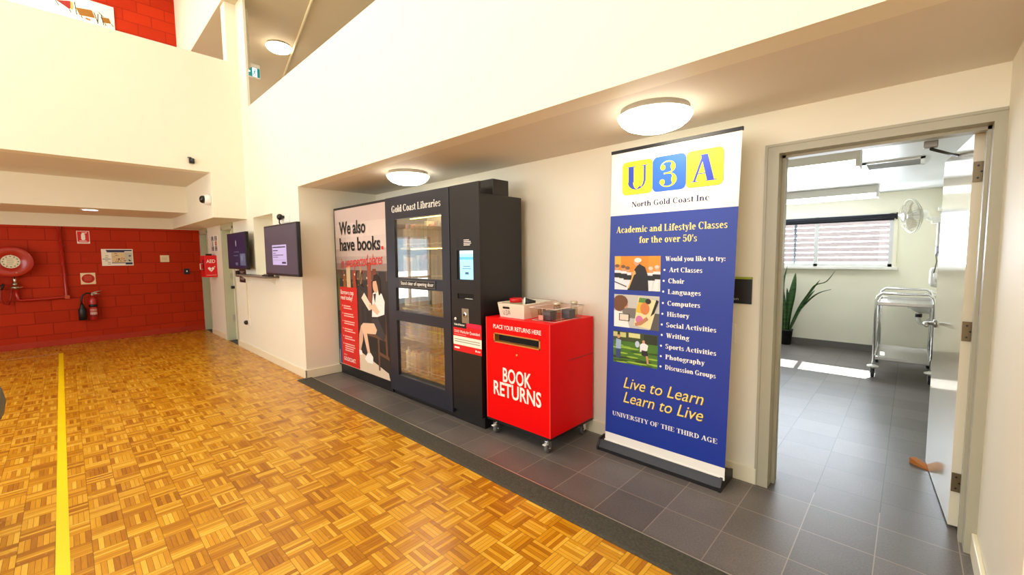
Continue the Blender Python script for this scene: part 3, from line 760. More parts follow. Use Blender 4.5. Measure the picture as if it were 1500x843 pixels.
# books inside: one of each kind, copied along the five shelves
BOOKC = {'cream': (226, 206, 160), 'tan': (186, 150, 96), 'brown': (124, 84, 48), 'orange': (196, 104, 50), 'olive': (146, 134, 80), 'dark red': (140, 52, 36), 'grey': (160, 154, 142), 'dark blue': (62, 70, 96)}
SHN = ['lowest', 'second lowest', 'middle', 'second highest', 'highest']
PAPER = mat('book_pages', (236, 224, 192), .8, noise=.08, scale=90)
proto = {}
def book(col, x, z, wd, hh, shelf):
    key = col
    if key not in proto:
        k = MB(); cv = cm(*BOOKC[col], 'book_cover_' + col.replace(' ', '_'))
        k.box((0, 0, 0), (.1, .006, 1), cv); k.box((0, .006, 0), (.012, .15, 1), cv); k.box((.088, .006, 0), (.1, .15, 1), cv); k.box((.012, .006, .01), (.088, .146, .99), PAPER)
        k.box((.0, -.0005, .12), (.1, 0, .16), cm(240, 232, 206)); k.box((.02, -.0005, .4), (.08, 0, .8), cm(*[int(c * .6) for c in BOOKC[col]]))
        o = k.build('book'); proto[key] = o
    else:
        o = proto[key].copy(); C.objects.link(o)
    o.scale = (wd / .1, 1, hh); o.location = (x + wd / 2, 2.545, z + .002)
    tag(o, '%s spined book standing on the %s shelf inside the black lending machine' % (col, SHN[shelf]), 'book', '%s books on the %s machine shelf' % (col, SHN[shelf]))
for i, z in enumerate(SHZ):
    x = -3.92
    while x < -3.0:
        wd = random.uniform(.02, .036); hh = random.uniform(.195, .255) * (1 if i != 4 else 1)
        book(random.choice(list(BOOKC)), x, z, wd, hh, i); x += wd + .0015

# ------------------------------------------------------------------ RETURNS BOX
t = thing('book_returns_box', 'bright red wheeled book returns box beside the black machine', 'returns box', (-2.17, 2.61, 0))
bx0, bx1, by0, by1, bz0, bz1 = -2.505, -1.842, 2.335, 2.893, .13, .966
k = MB(); sx0, sx1, sz0, sz1 = -2.416, -1.932, .77, .846
k.box((bx0, by0, bz0), (sx0, by0 + .02, bz1), RED); k.box((sx1, by0, bz0), (bx1, by0 + .02, bz1), RED); k.box((sx0, by0, bz0), (sx1, by0 + .02, sz0), RED); k.box((sx0, by0, sz1), (sx1, by0 + .02, bz1), RED)
k.box((bx0, by0 + .02, bz0), (bx0 + .02, by1, bz1), RED); k.box((bx1 - .02, by0 + .02, bz0), (bx1, by1, bz1), RED); k.box((bx0 + .02, by1 - .02, bz0), (bx1 - .02, by1, bz1), RED)
k.box((bx0 + .02, by0 + .02, bz1 - .02), (bx1 - .02, by1 - .02, bz1), RED); k.box((bx0 + .02, by0 + .02, bz0), (bx1 - .02, by1 - .02, bz0 + .02), DARK)
k.build('body', t)
B((bx0 - .001, by0 - .001, bz0 - .018), (bx1 + .001, by1, bz0), BLACK2).build('base_board', t)
k = MB(); e = .012
k.box((sx0, by0 - .003, sz0), (sx0 + e, by0 + .05, sz1), BRASS); k.box((sx1 - e, by0 - .003, sz0), (sx1, by0 + .05, sz1), BRASS); k.box((sx0, by0 - .003, sz0), (sx1, by0 + .05, sz0 + e * .7), BRASS); k.box((sx0, by0 - .003, sz1 - e * .7), (sx1, by0 + .05, sz1), BRASS)
sl = k.build('slot_frame', t); B((sx0, by0 + .05, sz0), (sx1, by0 + .06, sz1), DARK).build('slot_dark_back', sl)  # near-black sheet behind the frame stands in for the slot's dark inside
MB().lathe([(.01, 0), (.01, .004), (.004, .006)], (-2.165, by0, .697), (0, -1, 0), BRASS, 14).build('lock', t)
p = Print('y-', by0, .0012); p.text('PLACE YOUR RETURNS HERE', -2.42, .882, -1.925, .032, WPRINT, bold=.008); p.build('slot_lettering', t); p = Print('y-', by0, .0012); p.text('BOOK', -2.318, .465, -2.02, .108, WPRINT, bold=.02); p.text('RETURNS', -2.424, .343, -1.925, .108, WPRINT, bold=.02)
p.build('lettering', t)
B((bx1, 2.56, .666), (bx1 + .0012, by1, .6695), BLACK2).build('lid_seam', t)
for x0, x1 in ((bx0, bx0 + .006), (bx1 - .006, bx1)): MB().box((x0 - .001, by0 - .0015, bz0), (x1 + .001, by0, bz1), cm(250, 60, 50)).build('edge_trim', t)
def caster(x, y, par, front):
    k = MB(); k.box((x - .03, y - .03, .105), (x + .03, y + .03, .112), CHROME, .002); k.cyl((x, y, .09), (x, y, .106), .018, CHROME)
    for s in (-1, 1): k.prism([(-.018, .095), (.018, .095), (.022, .04), (.006, .034), (-.012, .06)], lambda u, v, d: (x + d, y - .012 + u, v), s * .021 - .0015, s * .021 + .0015, CHROME)
    c = k.build('caster', par)
    MB().lathe([(.012, -.014), (.032, -.014), (.0375, -.009), (.0375, .009), (.032, .014), (.012, .014)], (x, y - .005, .0378), (1, 0, 0), RUB, 20).cyl((x - .024, y - .005, .0378), (x + .024, y - .005, .0378), .006, CHROME, n=10).build('wheel', c)
    if front: MB().box((x - .014, y - .055, .066), (x + .014, y - .012, .074), WHITE, .002).box((x - .012, y - .03, .07), (x + .012, y - .015, .092), CHROME, .002).build('brake_pedal', c)
for x in (bx0 + .07, bx1 - .055): caster(x, by0 + .045, t, True); caster(x, by1 - .06, t, False)

# things on the returns box
ZT = .966
t = thing('plastic_basket', 'white perforated plastic basket with handwritten letters on the red box', 'basket', (-2.29, 2.6, ZT))
k = MB(); bx = [(-2.415, 2.415), (-2.165, 2.415), (-2.165, 2.8), (-2.415, 2.8)]; tp = [(-2.43, 2.4), (-2.15, 2.4), (-2.15, 2.815), (-2.43, 2.815)]
WB = mat('ivory_basket_plastic', (240, 232, 212), .5, noise=.02, scale=30)
k.box((-2.413, 2.417, ZT), (-2.167, 2.798, ZT + .004), WB)
def wall(a0, a1, b0, b1, z0, z1, th=.004):
    c = Vector((-2.29, 2.607, 0)); P = [Vector((*a0, z0)), Vector((*a1, z0)), Vector((*b1, z1)), Vector((*b0, z1))]
    nrm = (P[1] - P[0]).cross(P[3] - P[0]).normalized(); m_ = sum(P, Vector()) / 4
    if (m_ - c).dot(nrm) > 0: nrm = -nrm
    k.add([q[:] for q in P] + [(q + nrm * th)[:] for q in P], [(0, 1, 2, 3), (7, 6, 5, 4), (0, 4, 5, 1), (1, 5, 6, 2), (2, 6, 7, 3), (3, 7, 4, 0)], WB)
for i in range(4): wall(bx[i], bx[(i + 1) % 4], tp[i], tp[(i + 1) % 4], ZT, ZT + .112)
k.tube([(x, y, ZT + .113) for x, y in tp], .005, WB, 8, True)
k.build('body', t)
p = Print('y-', 2.4, .0008)
k = MB(); k.flat = True
def face(u, v): return (u, 2.4125 - .011 * (v - ZT) / .1 - .0015 - .002, v)
def fpoly(pts, mt): k.add([face(u, v) for u, v in pts], [list(range(len(pts)))], mt)
HOLE = mat('basket_hole_shadow', (196, 184, 158), .7, noise=.05, scale=60)
for r_ in range(9):
    for c_ in range(22):
        u, v = -2.408 + c_ * .0111 + (r_ % 2) * .0055, ZT + .012 + r_ * .0105
        if not (-2.385 < u < -2.295 and v < ZT + .09): fpoly([(u - .002, v), (u, v + .003), (u + .002, v), (u, v - .003)], HOLE)
k.build('hole_pattern', t)
k = MB(); k.flat = True; fpoly([(-2.372 + .006 * math.cos(a * PI / 5 + PI / 2) if a < 6 else -2.308 + .006 * math.cos(a * PI / 5 + PI / 2), ZT + .078 + .009 * math.sin(a * PI / 5 + PI / 2)) for a in range(0, 11)], BLACK2)
k.build('handle_hole', t)
k = MB(); k.flat = True
def stroke(pts, wd=.0035):
    for (a, b), (c, d_) in zip(pts, pts[1:]):
        L = math.hypot(c - a, d_ - b); nx, ny = -(d_ - b) / L * wd / 2, (c - a) / L * wd / 2
        fpoly([(a + nx, b + ny), (c + nx, d_ + ny), (c - nx, d_ - ny), (a - nx, b - ny)], cm(90, 84, 84))
zb = ZT + .022
stroke([(-2.376, zb + .034), (-2.374, zb), (-2.358, zb), (-2.356, zb + .034)]); stroke([(-2.348, zb + .034), (-2.332, zb + .034), (-2.34, zb + .018), (-2.332, zb), (-2.348, zb)]); stroke([(-2.324, zb), (-2.318, zb + .034), (-2.304, zb + .03), (-2.302, zb)]); stroke([(-2.322, zb + .015), (-2.303, zb + .015)])
k.build('lettering', t)
t = thing('jar', 'clear jar with round red lid standing in the white basket', 'jar', (-2.322, 2.5, ZT + .005))
MB().lathe([(.05, 0), (.053, .01), (.053, .1), (.048, .112)], (-2.322, 2.5, ZT + .005), (0, 0, 1), glass('jar_glass', (232, 228, 214), .06), 24).build('body', t)
MB().lathe([(.05, 0), (.052, .003), (.052, .03), (.046, .034), (.001, .034)], (-2.322, 2.5, ZT + .117), (0, 0, 1), mat('red_lid', (206, 10, 14), .35, noise=.04, scale=20), 24).build('lid', t)
MB().lathe([(.044, 0), (.044, .05), (.001, .05)], (-2.322, 2.5, ZT + .012), (0, 0, 1), cm(150, 110, 70, 'jar_contents'), 20).build('contents', t)
t = thing('paper_cup', 'black tapered cup lying on its side with white round lid, in basket', 'cup', (-2.2, 2.58, ZT + .09))
a_, b_ = Vector((-2.232, 2.5, ZT + .125)), Vector((-2.165, 2.565, ZT + .118)); dd = (b_ - a_).normalized()
MB().lathe([(.033, 0), (.016, .09)], a_, dd, BLACK2, 24).build('body', t)
MB().lathe([(.001, -.004), (.036, -.003), (.036, .006), (.033, .008)], a_ - dd * .0012, dd, WPRINT, 24).build('lid', t)
t = thing('storage_tub', 'clear plastic tub of small jars and cards on the red box', 'tub', (-1.975, 2.6, ZT))
CLR = glass('clear_tub_plastic', (250, 246, 240), .06)
k = MB(); tb = [(-2.085, 2.425), (-1.87, 2.425), (-1.87, 2.77), (-2.085, 2.77)]; tt = [(-2.1, 2.41), (-1.855, 2.41), (-1.855, 2.785), (-2.1, 2.785)]
z0, z1 = ZT + .001, ZT + .1
vs = [(x, y, z0) for x, y in tb] + [(x, y, z1) for x, y in tt]
k.add(vs, [(0, 1, 2, 3)] + [(i, (i + 1) % 4, 4 + (i + 1) % 4, 4 + i) for i in range(4)], CLR); k.build('body', t)
MB().tube([(x, y, z1) for x, y in tt], .003, mat('clear_rim', (244, 236, 226), .3, noise=.02, scale=20), 6, True).tube([(x, y, z0 + .003) for x, y in tb], .002, MATS['clear_rim'], 6, True).build('rim', t)
GB = mat('grey_blue_card', (72, 76, 88), .6, noise=.06, scale=40)
for i, (x, y, s_) in enumerate(((-1.98, 2.5, 'front'), (-1.92, 2.66, 'rear'))):
    tag(MB().box((x - .035, y - .04, ZT + .006), (x + .04, y + .04, ZT + .075), GB, .003).box((x - .034, y - .041, ZT + .045), (x + .039, y - .04, ZT + .065), cm(92, 98, 110)).build('small_carton'), 'small dark grey carton in the clear tub, the %s' % ('one nearer the corner' if i == 0 else 'one nearer the wall'), 'carton')
for i, (x, y) in enumerate(((-1.97, 2.585), (-1.915, 2.732))):
    t = thing('glass_jar', 'small glass jar with clear lid in the tub, ' + ('between the two grey cartons' if i == 0 else 'at the wall end'), 'jar', (x, y, ZT + .005))
    MB().lathe([(.026, 0), (.028, .008), (.028, .09), (.022, .105)], (x, y, ZT + .005), (0, 0, 1), MATS['jar_glass'], 20).build('body', t)
    MB().lathe([(.028, 0), (.029, .004), (.029, .016), (.025, .02), (.001, .021)], (x, y, ZT + .112), (0, 0, 1), mat('pale_jar_lid', (206, 196, 170), .3, .3, noise=.05, scale=30), 20).build('lid', t)
k = MB()
for i in range(7):
    a = i * .9; k.tube([(-2.055 + .012 * math.cos(a), 2.5 + .03 * math.sin(a), ZT + .008), (-2.055 + .016 * math.cos(a + .3), 2.5 + .04 * math.sin(a + .3), ZT + .082)], .006, cm(126, 74, 50, 'brown_stick'), 6)
k.build('bundle', thing('stick_bundle', 'bundle of brown sticks standing in the clear tub beside basket', 'sticks', (-2.055, 2.5, ZT)))
tag(MB().box((-2.03, 2.432, ZT + .008), (-1.985, 2.434, ZT + .045), cm(232, 176, 166)).build('card'), 'small pink card against the front of the clear tub', 'card')

# ------------------------------------------------------------------ PULL-UP BANNER
t = thing('pull_up_banner', 'tall blue and white pull-up banner standing between red box and doorway', 'banner', (-1.22, 2.78, 0))
YB = 2.70
k = MB(); k.prism([(2.665, 0), (2.665, .025), (2.69, .075), (2.76, .085), (2.93, .05), (2.94, 0)], lambda u, v, d: (d, u, v), -1.645, -.8, BLACK2)
for x0, x1 in ((-1.66, -1.645), (-.8, -.785)): k.prism([(2.66, 0), (2.66, .03), (2.688, .08), (2.76, .09), (2.935, .055), (2.948, 0)], lambda u, v, d: (d, u, v), x0, x1, BLACK2)
k.build('base', t)
k = MB(); k.lathe([(.011, 0), (.011, 2.09)], (-1.19, 2.735, .07), (.02, 0, 1), STEEL, 12); k.build('pole', t)
k = MB(); k.box((-1.572, YB - .006, 2.16), (-.728, YB + .012, 2.182), BLACK2, .002); k.build('top_rail', t)
p = Print('y-', YB, .0007)
def sh(v): return .0205 * (v - 2.167)
def q4(v0, v1, mt, kk): p.poly([(-1.567 + sh(v0), v0), (-.733 + sh(v0), v0), (-.733 + sh(v1), v1), (-1.567 + sh(v1), v1)], mt, kk)
q4(.08, 2.165, WPRINT, 0); q4(.145, 1.732, BLUE, 1)
for (a, b, c) in ((-1.484, -1.267, BYEL), (-1.264, -1.05, BBLU), (-1.046, -.829, BYEL)):
    p.rrect(a - .002, 1.867, b + .002, 2.091, .032, cm(70, 80, 90) if c is BYEL else BBLU, 1); p.rrect(a, 1.869, b, 2.089, .03, c, 2)
def big(ch, u0, u1, v0, v1, mt, kk, T=.2, tt_=.035):
    vs, fs = serif(ch, T, tt_); x0, x1 = min(v[0] for v in vs), max(v[0] for v in vs); z0, z1 = min(v[1] for v in vs), max(v[1] for v in vs)
    for n_, f in enumerate(fs): p.mb.add([p.P(u0 + (vs[i][0] - x0) / (x1 - x0) * (u1 - u0), v0 + (vs[i][1] - z0) / (z1 - z0) * (v1 - v0), kk + .03 * (n_ % 9)) for i in f], [list(range(len(f)))], mt)
big('U', -1.455, -1.298, 1.9, 2.056, cm(38, 66, 180), 3, .22, .03); big('A', -1.016, -.865, 1.9, 2.06, cm(38, 66, 190), 3, .24, .03)
def arc3(cx, cz, rx, rz, a0, a1, wd):
    n_ = 22
    for i in range(n_):
        q = [a0 + (a1 - a0) * j / n_ for j in (i, i + 1)]; pts = []
        for a in q: pts.append((cx + rx * math.cos(math.radians(a)), cz + rz * math.sin(math.radians(a))))
        for a in q[::-1]:
            w_ = wd * max(.16, math.cos(math.radians(a)) ** 2 if math.cos(math.radians(a)) > 0 else .16)
            pts.append((cx + (rx - w_) * math.cos(math.radians(a)), cz + (rz - min(w_, .012) - .002) * math.sin(math.radians(a))))
        p.poly(pts, BYEL, 3)
arc3(-1.163, 2.018, .05, .04, 165, -90, .034); arc3(-1.163, 1.937, .058, .046, 90, -165, .036)
p.disc(-1.196, 2.018, .017, BYEL, 3); p.disc(-1.2, 1.926, .018, BYEL, 3); p.rect(-1.19, 1.975, -1.15, 1.984, BYEL, 3)
p.text('North Gold Coast Inc', -1.413, 1.783, -.906, .036, cm(26, 32, 96), 1, 'serif', T=.21, t=.07)
p.text('Academic and Lifestyle Classes', -1.529, 1.611, -.798, .044, cm(250, 236, 130), 2, 'serif', T=.22, t=.06)
p.text("for the over 50's", -1.356, 1.537, -.972, .044, cm(250, 236, 130), 2, 'serif', T=.22, t=.06)
p.text('Would you like to try:', -1.169, 1.415, -.804, .03, WPRINT, 2, 'serif', T=.24, t=.06)
ITEMS = [('Art Classes', -1.144, 1.342, -.935), ('Choir', -1.148, 1.27, -1.044), ('Languages', -1.15, 1.199, -.941), ('Computers', -1.151, 1.123, -.944), ('History', -1.153, 1.051, -1.007), ('Social Activities', -1.156, .979, -.845), ('Writing', -1.155, .909, -1.005), ('Sports Activities', -1.159, .836, -.842), ('Photography', -1.159, .765, -.907), ('Discussion Groups', -1.16, .695, -.841)]
for s_, a, b, c in ITEMS:
    p.text(s_, a, b, c, .031, WPRINT, 2, 'serif', T=.24, t=.06); p.disc(a - .031, b + .014, .007, WPRINT, 2)
for s_, v_ in (('Live to Learn', .508), ('Learn to Live', .402)):
    p.text(s_, -1.458, v_ - .004, -.905, .078, cm(90, 70, 20), 2, bold=-.004, shear=.3); p.text(s_, -1.462, v_, -.909, .078, GOLD, 3, bold=.0, shear=.3)
p.text('UNIVERSITY OF THE THIRD AGE', -1.549, .285, -.823, .031, WPRINT, 2, 'serif', T=.22, t=.06)
# three printed photographs
def crop(u0, v0, u1, v1, shapes):
    for mt, kk, pts in shapes:
        pts = [(u0 + max(0, min(1, a)) * (u1 - u0), v0 + max(0, min(1, b)) * (v1 - v0)) for a, b in pts]; p.poly(pts, mt, kk)
def ell(cx, cy_, rx, ry, n_=14): return [(cx + rx * math.cos(2 * PI * i / n_), cy_ + ry * math.sin(2 * PI * i / n_)) for i in range(n_)]
def rc(a, b, c, d_): return [(a, b), (c, b), (c, d_), (a, d_)]
sh1 = [(cm(226, 140, 30), 2, rc(0, 0, 1, 1)), (cm(240, 180, 70), 3, rc(0, .75, .14, 1)), (cm(236, 150, 40), 3, rc(.75, .55, 1, 1)), (cm(60, 54, 50), 3, rc(0, 0, 1, .3))]
for cx, cy_ in ((.06, .66), (.2, .64), (.3, .6), (.8, .6), (.93, .64)):
    sh1 += [(cm(232, 234, 240), 4, [(cx - .09, 0), (cx + .09, 0), (cx + .08, cy_ - .08), (cx - .08, cy_ - .08)]), (cm(214, 160, 120), 5, ell(cx, cy_, .045, .075)), (cm(120, 90, 60) if cx < .5 else cm(220, 210, 196), 6, ell(cx, cy_ + .05, .05, .05)), (cm(20, 20, 24), 6, rc(cx - .09, cy_ - .3, cx + .09, cy_ - .16))]
sh1 += [(cm(22, 20, 26), 7, [(.3, 0), (.76, 0), (.74, .45), (.68, .68), (.55, .78), (.46, .62), (.4, .4)]), (cm(216, 160, 124), 8, ell(.5, .82, .065, .1)), (cm(236, 230, 222), 9, ell(.53, .88, .08, .07)), (cm(214, 160, 124), 9, ell(.44, .5, .05, .05)), (cm(226, 180, 90), 9, [(.31, .05), (.34, .05), (.48, .56), (.45, .58)]), (cm(240, 240, 240), 8, [(.76, 0), (.82, 0), (.86, .3), (.8, .3)]), (cm(240, 240, 240), 8, [(.9, 0), (.97, 0), (.98, .3), (.9, .3)]), (cm(30, 34, 50), 8, [(0, .22), (.28, .08), (.28, .11), (0, .25)])]
crop(-1.539, 1.212, -1.201, 1.448, sh1)
sh2 = [(cm(196, 196, 190), 2, rc(0, 0, 1, 1)), (cm(120, 116, 110), 3, rc(.2, .3, .5, .6)), (cm(90, 86, 84), 3, rc(.8, 0, 1, .5)), (cm(244, 242, 238), 4, [(0, 0), (.36, 0), (.3, .3), (.18, .46), (0, .5)]), (cm(112, 72, 44), 5, ell(.15, .78, .17, .2)), (cm(112, 72, 44), 5, ell(.12, .64, .13, .16)), (cm(200, 150, 116), 4, ell(.27, .68, .05, .1)),
       (cm(236, 224, 170), 5, [(.46, .1), (.82, .02), (.98, .86), (.56, .96)]), (cm(222, 186, 60), 6, [(.5, .5), (.7, .46), (.76, .9), (.58, .94)]), (cm(90, 140, 60), 6, [(.56, .8), (.76, .78), (.78, .92), (.58, .94)]), (cm(214, 130, 70), 7, ell(.7, .62, .1, .18)), (cm(46, 30, 28), 8, ell(.77, .84, .06, .08)), (cm(210, 120, 170), 7, ell(.58, .28, .08, .12)), (cm(190, 130, 96), 8, [(.5, .08), (.62, .12), (.78, .3), (.74, .38), (.6, .24), (.48, .16)]), (cm(24, 22, 24), 6, [(.9, .5), (.99, .86), (.94, .9), (.82, .4)]), (cm(60, 50, 44), 6, rc(.12, .2, .36, .42)), (cm(226, 216, 200), 7, rc(.14, .22, .34, .4))]
crop(-1.541, .945, -1.205, 1.178, sh2)
sh3 = [(cm(70, 120, 30), 2, rc(0, 0, 1, 1)), (cm(60, 74, 36), 3, rc(0, .7, 1, 1)), (cm(196, 200, 130), 4, rc(0, .82, .3, .97)), (cm(214, 216, 150), 4, rc(.36, .84, .62, .98)), (cm(40, 56, 26), 5, rc(.1, .78, .16, 1)), (cm(40, 50, 26), 5, rc(.7, .7, .98, .98))]
for i in range(26):
    a, b = random.random(), random.random() * .62; sh3.append((cm(*random.choice([(126, 176, 44), (52, 84, 26), (40, 62, 24), (150, 190, 60)])), 4, ell(a, b + .02, .1 + .08 * random.random(), .025)))
sh3 += [(cm(150, 180, 210), 6, [(.06, .42), (.18, .42), (.19, .72), (.07, .76)]), (cm(54, 72, 120), 6, [(.07, .16), (.17, .12), (.18, .44), (.06, .44)]), (cm(214, 160, 120), 7, ell(.13, .83, .035, .06)), (cm(236, 236, 240), 6, [(.62, .44), (.78, .5), (.8, .66), (.7, .74), (.62, .66)]), (cm(30, 30, 36), 7, [(.66, .34), (.8, .3), (.78, .48), (.66, .5)]), (cm(200, 150, 110), 7, [(.78, .1), (.82, .1), (.8, .34), (.75, .34)]), (cm(190, 210, 230), 6, ell(.56, .66, .05, .1)), (cm(214, 160, 120), 7, ell(.7, .76, .03, .05))]
crop(-1.545, .686, -1.212, .914, sh3)
p.build('printed_panel', t)
B((-1.615, YB - .003, .065), (-.775, YB + .003, .085), WPRINT).build('panel_hem', t)

# ------------------------------------------------------------------ WALL ITEMS BY THE DOORWAY
t = thing('door_sign', 'black wall sign with green top edge beside the doorway', 'sign', (-.82, W, 1.14))
MB().box((-.94, W - .012, 1.143), (-.71, W, 1.31), BLACK2).box((-.94, W - .0125, 1.298), (-.71, W, 1.311), cm(160, 178, 40)).build('plate', t)
p = Print('y-', W - .012); p.text('en', -.815, 1.165, -.783, .017, cm(190, 190, 184)); p.build('lettering', t)
t = thing('light_switch', 'white wall switch plate half hidden behind the pull-up banner', 'light switch', (-.83, W, .88))
MB().box((-.87, W - .012, .885), (-.795, W, 1.012), WHITE, .004).build('plate', t); MB().box((-.85, W - .017, .93), (-.835, W - .012, .965), WHITE, .002).build('rocker', t)


def oyster(x, y, z, r, label, group=None, e=LAMPW):
    t = thing('ceiling_light', label, 'ceiling light', (x, y, z), group)
    MB().lathe([(r * .93, 0), (r * .93, -.025), (r * .97, -.03), (r * .97, -.038)], (x, y, z), (0, 0, 1), mat('grey_lamp_rim', (190, 182, 168), .4, .3, noise=.02, scale=20), 48).build('rim', t)
    MB().lathe([(r, -.036), (r, -.045), (r * .93, -.07), (r * .78, -.095), (r * .55, -.113), (r * .28, -.122), (.001, -.125)], (x, y, z), (0, 0, 1), e, 48).build('diffuser', t)


oyster(-1.115, 2.39, S, .205, 'round white lit oyster light on the low ceiling above the pull-up banner')
oyster(-3.655, 2.385, S, .205, 'round white lit oyster light on the low ceiling above the black machine')
oyster(-8.1, 2.77, 5.13, .2, 'round lit light on the dim upper ceiling beside the exit sign', None)

# ------------------------------------------------------------------ SCREENS, HATCH
t = thing('wall_screen', 'large wall screen showing a white notice, beside the hatch', 'screen', (-5.58, F, 1.24))
k = MB(); k.box((-6.15, 1.807, 1.243), (-5.022, 1.85, 1.868), BLACK2, .004); k.box((-5.95, 1.85, 1.36), (-5.22, 1.885, 1.75), BLACK2, .01); k.build('housing', t)
MB().box((-5.75, 1.885, 1.45), (-5.42, F, 1.7), BLACK2).build('wall_bracket', t)
p = Print('y-', 1.807); PUR = mat('screen_purple', (76, 70, 84), .35, emit=.2, spec=.25)
p.rect(-6.128, 1.272, -5.042, 1.85, PUR); p.rect(-5.86, 1.375, -5.37, 1.62, mat('screen_notice', (170, 160, 204), .25, emit=.55), 1)
for a, b, c, e in ((-5.84, 1.585, -5.4, 1.6), (-5.84, 1.546, -5.66, 1.557), (-5.84, 1.517, -5.74, 1.524), (-5.84, 1.492, -5.48, 1.5), (-5.84, 1.468, -5.66, 1.475), (-5.83, 1.435, -5.4, 1.437), (-5.53, 1.39, -5.4, 1.415)): p.rect(a, b, c, e, cm(60, 56, 84), 2)
sc_ = p.build('display', t); sc_['label'] = 'lit purple display with pale notice'
t = thing('wall_screen', 'dark navy wall screen mounted above the black room sign', 'screen', (-7.48, F, 1.29))
k = MB(); k.box((-7.978, 1.807, 1.296), (-6.985, 1.85, 1.85), BLACK2, .004); k.box((-7.8, 1.85, 1.4), (-7.15, 1.885, 1.75), BLACK2, .01); k.build('housing', t)
MB().box((-7.6, 1.885, 1.45), (-7.35, F, 1.7), BLACK2).build('wall_bracket', t)
p = Print('y-', 1.807); p.rect(-7.958, 1.322, -7.005, 1.834, mat('screen_navy', (24, 30, 66), .35, emit=.22, spec=.2))
p.rect(-7.3, 1.355, -7.03, 1.53, mat('screen_inset', (78, 96, 128), .3, emit=.25), 1); p.rect(-7.24, 1.43, -7.16, 1.5, cm(120, 140, 166), 2)
p.disc(-7.49, 1.69, .018, cm(190, 196, 214), 1, .05, 10)
for a, b, c, e in ((-7.62, 1.557, -7.36, 1.565), (-7.66, 1.5, -7.4, 1.507), (-7.55, 1.38, -7.42, 1.395), (-7.55, 1.36, -7.42, 1.372)): p.rect(a, b, c, e, cm(110, 120, 160), 1)
p.build('display', t)
t = thing('counter_shelf', 'narrow grey shelf under the hatch between the two screens', 'shelf', (-6.74, 1.85, 1.2))
MB().box((-7.42, 1.76, 1.198), (-6.03, F, 1.222), mat('grey_shelf_laminate', (116, 108, 98), .4, noise=.04, scale=20), .003).build('board', t)
for x in (-7.3, -6.2): MB().prism([(F, 1.198), (1.8, 1.198), (F, 1.1)], lambda u, v, d: (d, u, v), x, x + .02, WHITE).build('bracket', t)
t = thing('leaflet_holder', 'small dark leaflet tray on the hatch shelf below big screen', 'leaflet tray', (-6.15, 1.82, 1.222))
MB().box((-6.27, 1.79, 1.222), (-6.05, 1.87, 1.228), BLACK2).box((-6.27, 1.86, 1.222), (-6.05, 1.866, 1.3), cm(64, 58, 56)).box((-6.27, 1.79, 1.222), (-6.05, 1.794, 1.24), BLACK2).build('tray', t)
MB().box((-6.24, 1.8, 1.228), (-6.08, 1.858, 1.25), cm(120, 110, 104)).build('leaflets', t)
t = thing('vent_grille', 'small brown vent grille inside the top of the hatch', 'vent', (-6.6, F + .27, 1.9))
k = MB(); k.box((-6.62, F + .255, 1.86), (-6.2, F + .27, 2.03), cm(120, 96, 66)); k.build('frame', t)
k = MB()
for z in (1.885, 1.945): k.box((-6.6, F + .252, z), (-6.22, F + .257, z + .045), cm(190, 170, 130))
k.build('panel', t)
t = thing('power_outlet', 'white power outlet with black plug above the large screen', 'outlet', (-5.66, F, 1.9))
MB().box((-5.74, F - .012, 1.9), (-5.55, F, 1.995), WHITE, .003).build('plate', t); MB().ball((-5.8, F - .035, 1.975), (.045, .035, .04), BLACK2, 12).box((-5.8, F - .04, 1.955), (-5.7, F - .01, 1.985), BLACK2, .004).build('plug', t)
MB().tube([(-5.8, F - .04, 1.95), (-5.78, F - .05, 1.9), (-5.7, F - .05, 1.86)], .008, BLACK2, 6).build('cord', t)
t = thing('cable_conduit', 'thin white cable conduit running down below the navy screen', 'conduit', (-7.5, F, .44))
MB().box((-7.5, F - .015, .44), (-7.475, F, 1.198), mat('conduit_white', (226, 216, 190), .4, noise=.02, scale=20)).build('duct', t); MB().ball((-7.55, F - .03, .455), (.045, .03, .035), BLACK2, 12).build('plug', t); MB().box((-7.6, F - .012, .41), (-7.4, F, .5), WHITE, .003).build('outlet_plate', t)
t = thing('room_sign', 'black room sign on cream wall just below the navy screen', 'sign', (-7.67, F, 1.08))
MB().box((-7.84, F - .012, 1.082), (-7.51, F, 1.285), BLACK2).build('plate', t)
p = Print('y-', F - .012)
for a, b, c in ((-7.8, -7.56, 1.25), (-7.76, -7.62, 1.23), (-7.74, -7.64, 1.2), (-7.8, -7.57, 1.14), (-7.76, -7.6, 1.12)): p.rect(a, c, b, c + .008, cm(186, 176, 160))
p.build('lettering', t)
t = thing('card_reader', 'small black card reader box beside the black room sign', 'card reader', (-7.93, F, 1.15))
MB().box((-8.0, F - .03, 1.165), (-7.88, F, 1.265), BLACK2, .008).build('housing', t); MB().box((-7.96, F - .032, 1.19), (-7.92, F - .03, 1.2), cm(60, 60, 66)).build('reader_light', t)
